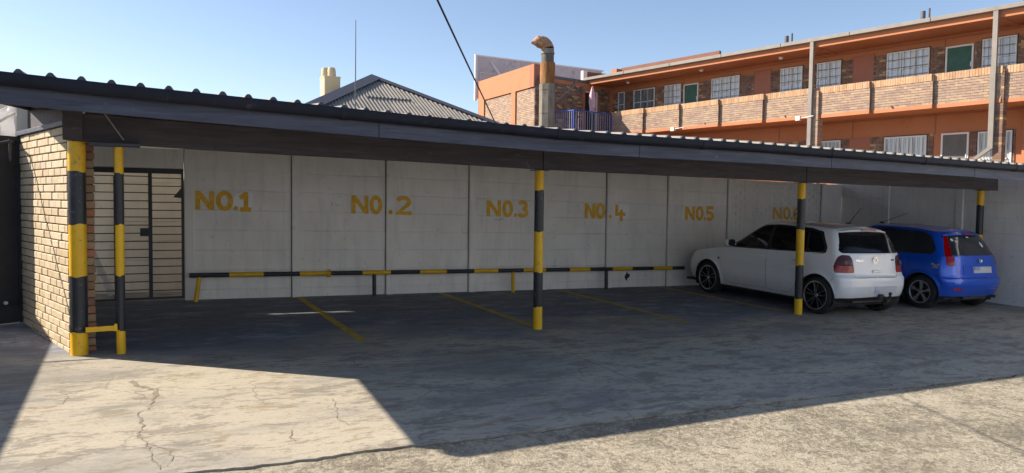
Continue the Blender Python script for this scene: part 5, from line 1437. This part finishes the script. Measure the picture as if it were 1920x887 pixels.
# ---- blue three-door hatchback
def fi_lower(side):
    return [
     dict(name='tail_light', space='sz', poly=smooth_poly([(.63, .80), (.70, .775), (.785, .80), (.765, 1.2), (.61, 1.2)], .02), mat=CM['red'], gap=.002, split=True),
     dict(name='reflector', space='rear', poly=smooth_poly([(.47, .365), (.63, .365), (.65, .405), (.49, .405)], .012), mat=CM['amber'], cond=lambda C: C[..., 1] < .4, split=True),
     dict(name='tailgate', space='rear', poly=smooth_poly([(-.1, .585), (.50, .585), (.55, .64), (.575, .80), (.585, 1.2), (-.1, 1.2)], .03), mat=CM['blue'], cond=lambda C: C[..., 1] < .5, gap=.003),
     dict(name='rear_bumper', space='sz', poly=[(-.1, .1), (1.12, .1), (1.12, .54), (.98, .60), (.60, .615), (-.1, .60)], mat=CM['blue'], gap=.0025),
     dict(name='door', space='side', poly=smooth_poly([(1.42, .27), (2.50, .27), (2.66, .42), (2.70, .70), (2.66, 1.2), (1.36, 1.2), (1.36, .60)], .05), mat=CM['blue'], cond=side, gap=.0035),
     dict(name='front_bumper', space='sz', poly=[(4.2, .1), (6, .1), (6, .52), (4.25, .54)], mat=CM['blue'], gap=.0025)]
def fi_upper(side):
    rc = lambda C: C[..., 1] < .85
    return [
     dict(name='tail_light', space='sz', poly=smooth_poly([(.63, .8), (.775, .8), (.735, 1.05), (.685, 1.24), (.66, 1.325), (.57, 1.33), (.60, 1.15)], .02), mat=CM['red'], gap=.002, split=True),
     dict(name='side_window', space='side', poly=smooth_poly([(1.42, .95), (2.48, .945), (2.50, .99), (2.05, 1.27), (1.9, 1.325), (1.42, 1.35)], .035), mat=CM['glass2'], cond=side, gap=.002),
     dict(name='side_window', space='side', poly=smooth_poly([(.47, .985), (1.35, .96), (1.35, 1.345), (.72, 1.315), (.56, 1.24), (.44, 1.08)], .06), mat=CM['glass2'], cond=side, gap=.002),
     dict(name='window_trim', space='side', poly=smooth_poly([(2.70, .90), (2.64, .965), (2.1, 1.285), (1.94, 1.355), (1.4, 1.38), (.70, 1.345), (.52, 1.265), (.39, 1.06), (.43, .965), (1.3, .935)], .04), mat=CM['trim'], cond=side),
     dict(name='rear_window', space='rear', poly=smooth_poly([(-.1, .965), (.585, .965), (.62, 1.0), (.565, 1.285), (.54, 1.305), (-.1, 1.315)], .03), mat=CM['glass2'], cond=rc, gap=.002),
     dict(name='windscreen', space='rear', poly=smooth_poly([(-.1, .93), (.66, .93), (.53, 1.33), (-.1, 1.36)], .03), mat=CM['glass2'], cond=lambda C: C[..., 1] > 1.9, gap=.002)]
def fi_extras(root, lo, upm, V, V2):
    (l_, r_) = lo['door'][0]
    handle(l_, V, 1.52, .83, CM['blue']); handle(r_, V, 1.52, .83, CM['blue'], 1)
    for sg in (-1, 1): mirror(root, V2, 2.43, 1.0, CM['blue'], sg)
    tg = lo['tailgate']
    q = MB(); n = 12; vs = []; fs = []
    for k in range(n+1):
        x = -.53+1.06*k/n; sag = .05*(x/.53)**2; y = .35+.09*(x/.53)**2
        vs += [(x, y-.03, 1.318-sag*.6), (x, y-.02, 1.342-sag*.6), (x, y+.14, 1.405-sag*.9), (x, y+.14, 1.37-sag), (x, y+.03, 1.310-sag*.6)]
    for k in range(n): fs += [(k*5+j, k*5+(j+1) % 5, k*5+5+(j+1) % 5, k*5+5+j) for j in range(5)]
    fs += [(4,3,2,1,0), tuple(range(n*5, n*5+5))]
    q.add(vs, fs); sp = cpart('spoiler', q.mesh('spoiler', CM['blue'], smooth=30), root)
    q = MB(); q.box(-.11, .11, .312, .34, 1.322, 1.342); cpart('brake_light', q.mesh('brake_light', CM['amber']), sp)
    # oval badge
    yb = surf_y(V, 0, .87)-.004; q = MB(); q.lathe([(0, .0), (-.002, .03), (.004, .036), (.012, .036)], 24, 'z'); me = q.mesh('badge', CM['chrome'], smooth=50)
    b = cpart('badge', me, tg); b.location = (.06, yb-.002, .875); b.rotation_euler = (R(80), 0, 0); b.scale = (1.7, 1., 1.)
    rear_strip('number_plate', V, -.16, .36, .665, .775, CM['plate'], tg, .006, .008)
    q = MB(); y_ = surf_y(V, 0, .72)-.0165; q.box(-.155, .0, y_-.01, y_, .715, .77); cpart('plate_band', q.mesh('plate_band', CM['plateb']), tg)
    rear_strip('plate_recess', V, -.42, .42, .64, .80, CM['blue'], tg, .0, .004)
    tl = upm['tail_light'][0]; tl2 = lo['tail_light'][0]
    for (oo, sg) in ((tl[0], -1), (tl[1], 1)): pass
    # smoked middle band and clear foot of the tall lights
    q = MB(); yl = surf_y(V, .66, .80)
    for z in (1.12, 1.07):
        pass
    rw_ = upm['rear_window']
    for (x, z, a, b_, mat) in ((-.42, 1.225, .085, .05, 'sticker'), (-.35, 1.205, .05, .03, 'sticker'), (.33, 1.15, .06, .10, 'sticker'), (.04, 1.275, .075, .025, 'sticker')):
        ya, yb2 = surf_y(V2, abs(x), z-b_/2), surf_y(V2, abs(x), z+b_/2); q = MB(); n = 9; cy = (ya+yb2)/2; sl_ = (yb2-ya)/b_
        q.add([(x+a/2*math.cos(2*math.pi*k/n)*(1+.25*math.sin(5*k)), cy-.007+sl_*(b_/2*math.sin(2*math.pi*k/n)), z+b_/2*math.sin(2*math.pi*k/n)*(1+.2*math.cos(4*k))) for k in range(n)], [tuple(range(n))])
        cpart('sticker', q.mesh('sticker', CM[mat], fix=False), rw_)
    q = MB(); x = 0
    for k, (dy, dz) in enumerate(((0, 0), (.05, .02), (-.05, .015), (.02, -.03), (-.03, -.03))):
        q.add([(-(surf_x(V, .34+dy, .78+dz)+.003), .34+dy+.028*math.cos(2*math.pi*j/8), .78+dz+.02*math.sin(2*math.pi*j/8)) for j in range(8)], [tuple(range(8))])
    cpart('decal', q.mesh('decal', CM['silver'], fix=False), root)
    q = MB(); pts = [(x, surf_y(V, abs(x), .50)-.003, .50) for x in np.linspace(-.66, .66, 13)]
    for a, b in zip(pts[:-1], pts[1:]): q.bar(a, b, .008, .02)
    cpart('bumper_crease', q.mesh('bumper_crease', CM['blue']), lo['rear_bumper'])
    q = MB(); q.tube([(0, 2.0, 1.46), (-.02, 1.45, 1.66)], [.006, .003], 8); q.box(-.02, .02, 1.98, 2.05, 1.44, 1.47); cpart('aerial', q.mesh('aerial', CM['trim']), root)
    q = MB(); q.tube([(.42, .15, .25), (.42, .0, .245)], .025, 12); q.box(-.3, .35, .12, .3, .2, .3); cpart('exhaust', q.mesh('exhaust', CM['steel'], smooth=40), root)
    q = MB()
    for sx in (-.36, .36):
        q.box(sx-.22, sx+.22, 1.45, 1.62, .5, 1.1)
    cpart('seat', q.mesh('seat', CM['seat'], bevel=.04), root)
FI = dict(POLO); FI.update(name='blue_hatchback', label='blue three-door hatchback with tall red tail lights parked beside the right-hand wall', paint=CM['blue'], L=3.83, W=.825, br=.30, nr=3.2,
  ztop=[(0, .95), (.5, .955), (1.4, .945), (2.3, .935), (2.8, .92), (3.1, .885), (3.4, .83), (3.65, .755), (3.76, .69), (3.83, .65)],
  rearz=[(.22, .13), (.26, .075), (.36, .03), (.46, .004), (.52, .0), (.565, .012), (.585, .04), (.64, .055), (.74, .07), (.86, .095), (.98, .13)],
  ra=.59, fa=3.07, wr=.295, arch=.335, rim=.195, style='five', wo=.115,
  gw=lambda v: .783-.125*v-.062*v**6, gyr=lambda v: .125+.22*v+.05*v**5, gyn=lambda v: 2.88-.74*v-.10*v**5, gbr=.27,
  roofz=[(.1, 1.29), (.37, 1.328), (.7, 1.38), (1.3, 1.415), (1.8, 1.40), (2.1, 1.365), (2.4, 1.30)], lower=fi_lower, upper=fi_upper, extras=fi_extras, x=13.25, y=7.79)
build_car(FI)
# ------------------------------------------------------------------ unseen building added behind the camera; its sunlit front bounces light into the carport
rb = thing('bounce_building', (5, -10, -1), 'unseen pale blue building added behind the camera to bounce light into the carport', 'building')
mb = MB(); mb.box(-12, 22, -16, -10, -1.05, 7.2); sub('wall', mb, M['bounce_blue'], rb)
mb = MB(); mb.box(-12.3, 22.3, -16.3, -9.6, 7.2, 7.4); sub('roof', mb, M['grey_pipe'], rb)
for z in (.6, 4.0):
    for k in range(8):
        x = -10 + 4.1*k; q = MB(); q.box(x, x+1.6, -9.99, -9.93, z, z+.06); q.box(x, x+1.6, -9.99, -9.93, z+1.24, z+1.3); q.box(x, x+.06, -9.99, -9.93, z+.06, z+1.24); q.box(x+1.54, x+1.6, -9.99, -9.93, z+.06, z+1.24); q.box(x+.77, x+.83, -9.99, -9.93, z+.06, z+1.24)
        f = sub('window', q, M['white_frame'], rb); q = MB(); q.box(x+.06, x+1.54, -9.985, -9.96, z+.06, z+1.24); sub('pane', q, M['pane_dk'], f)
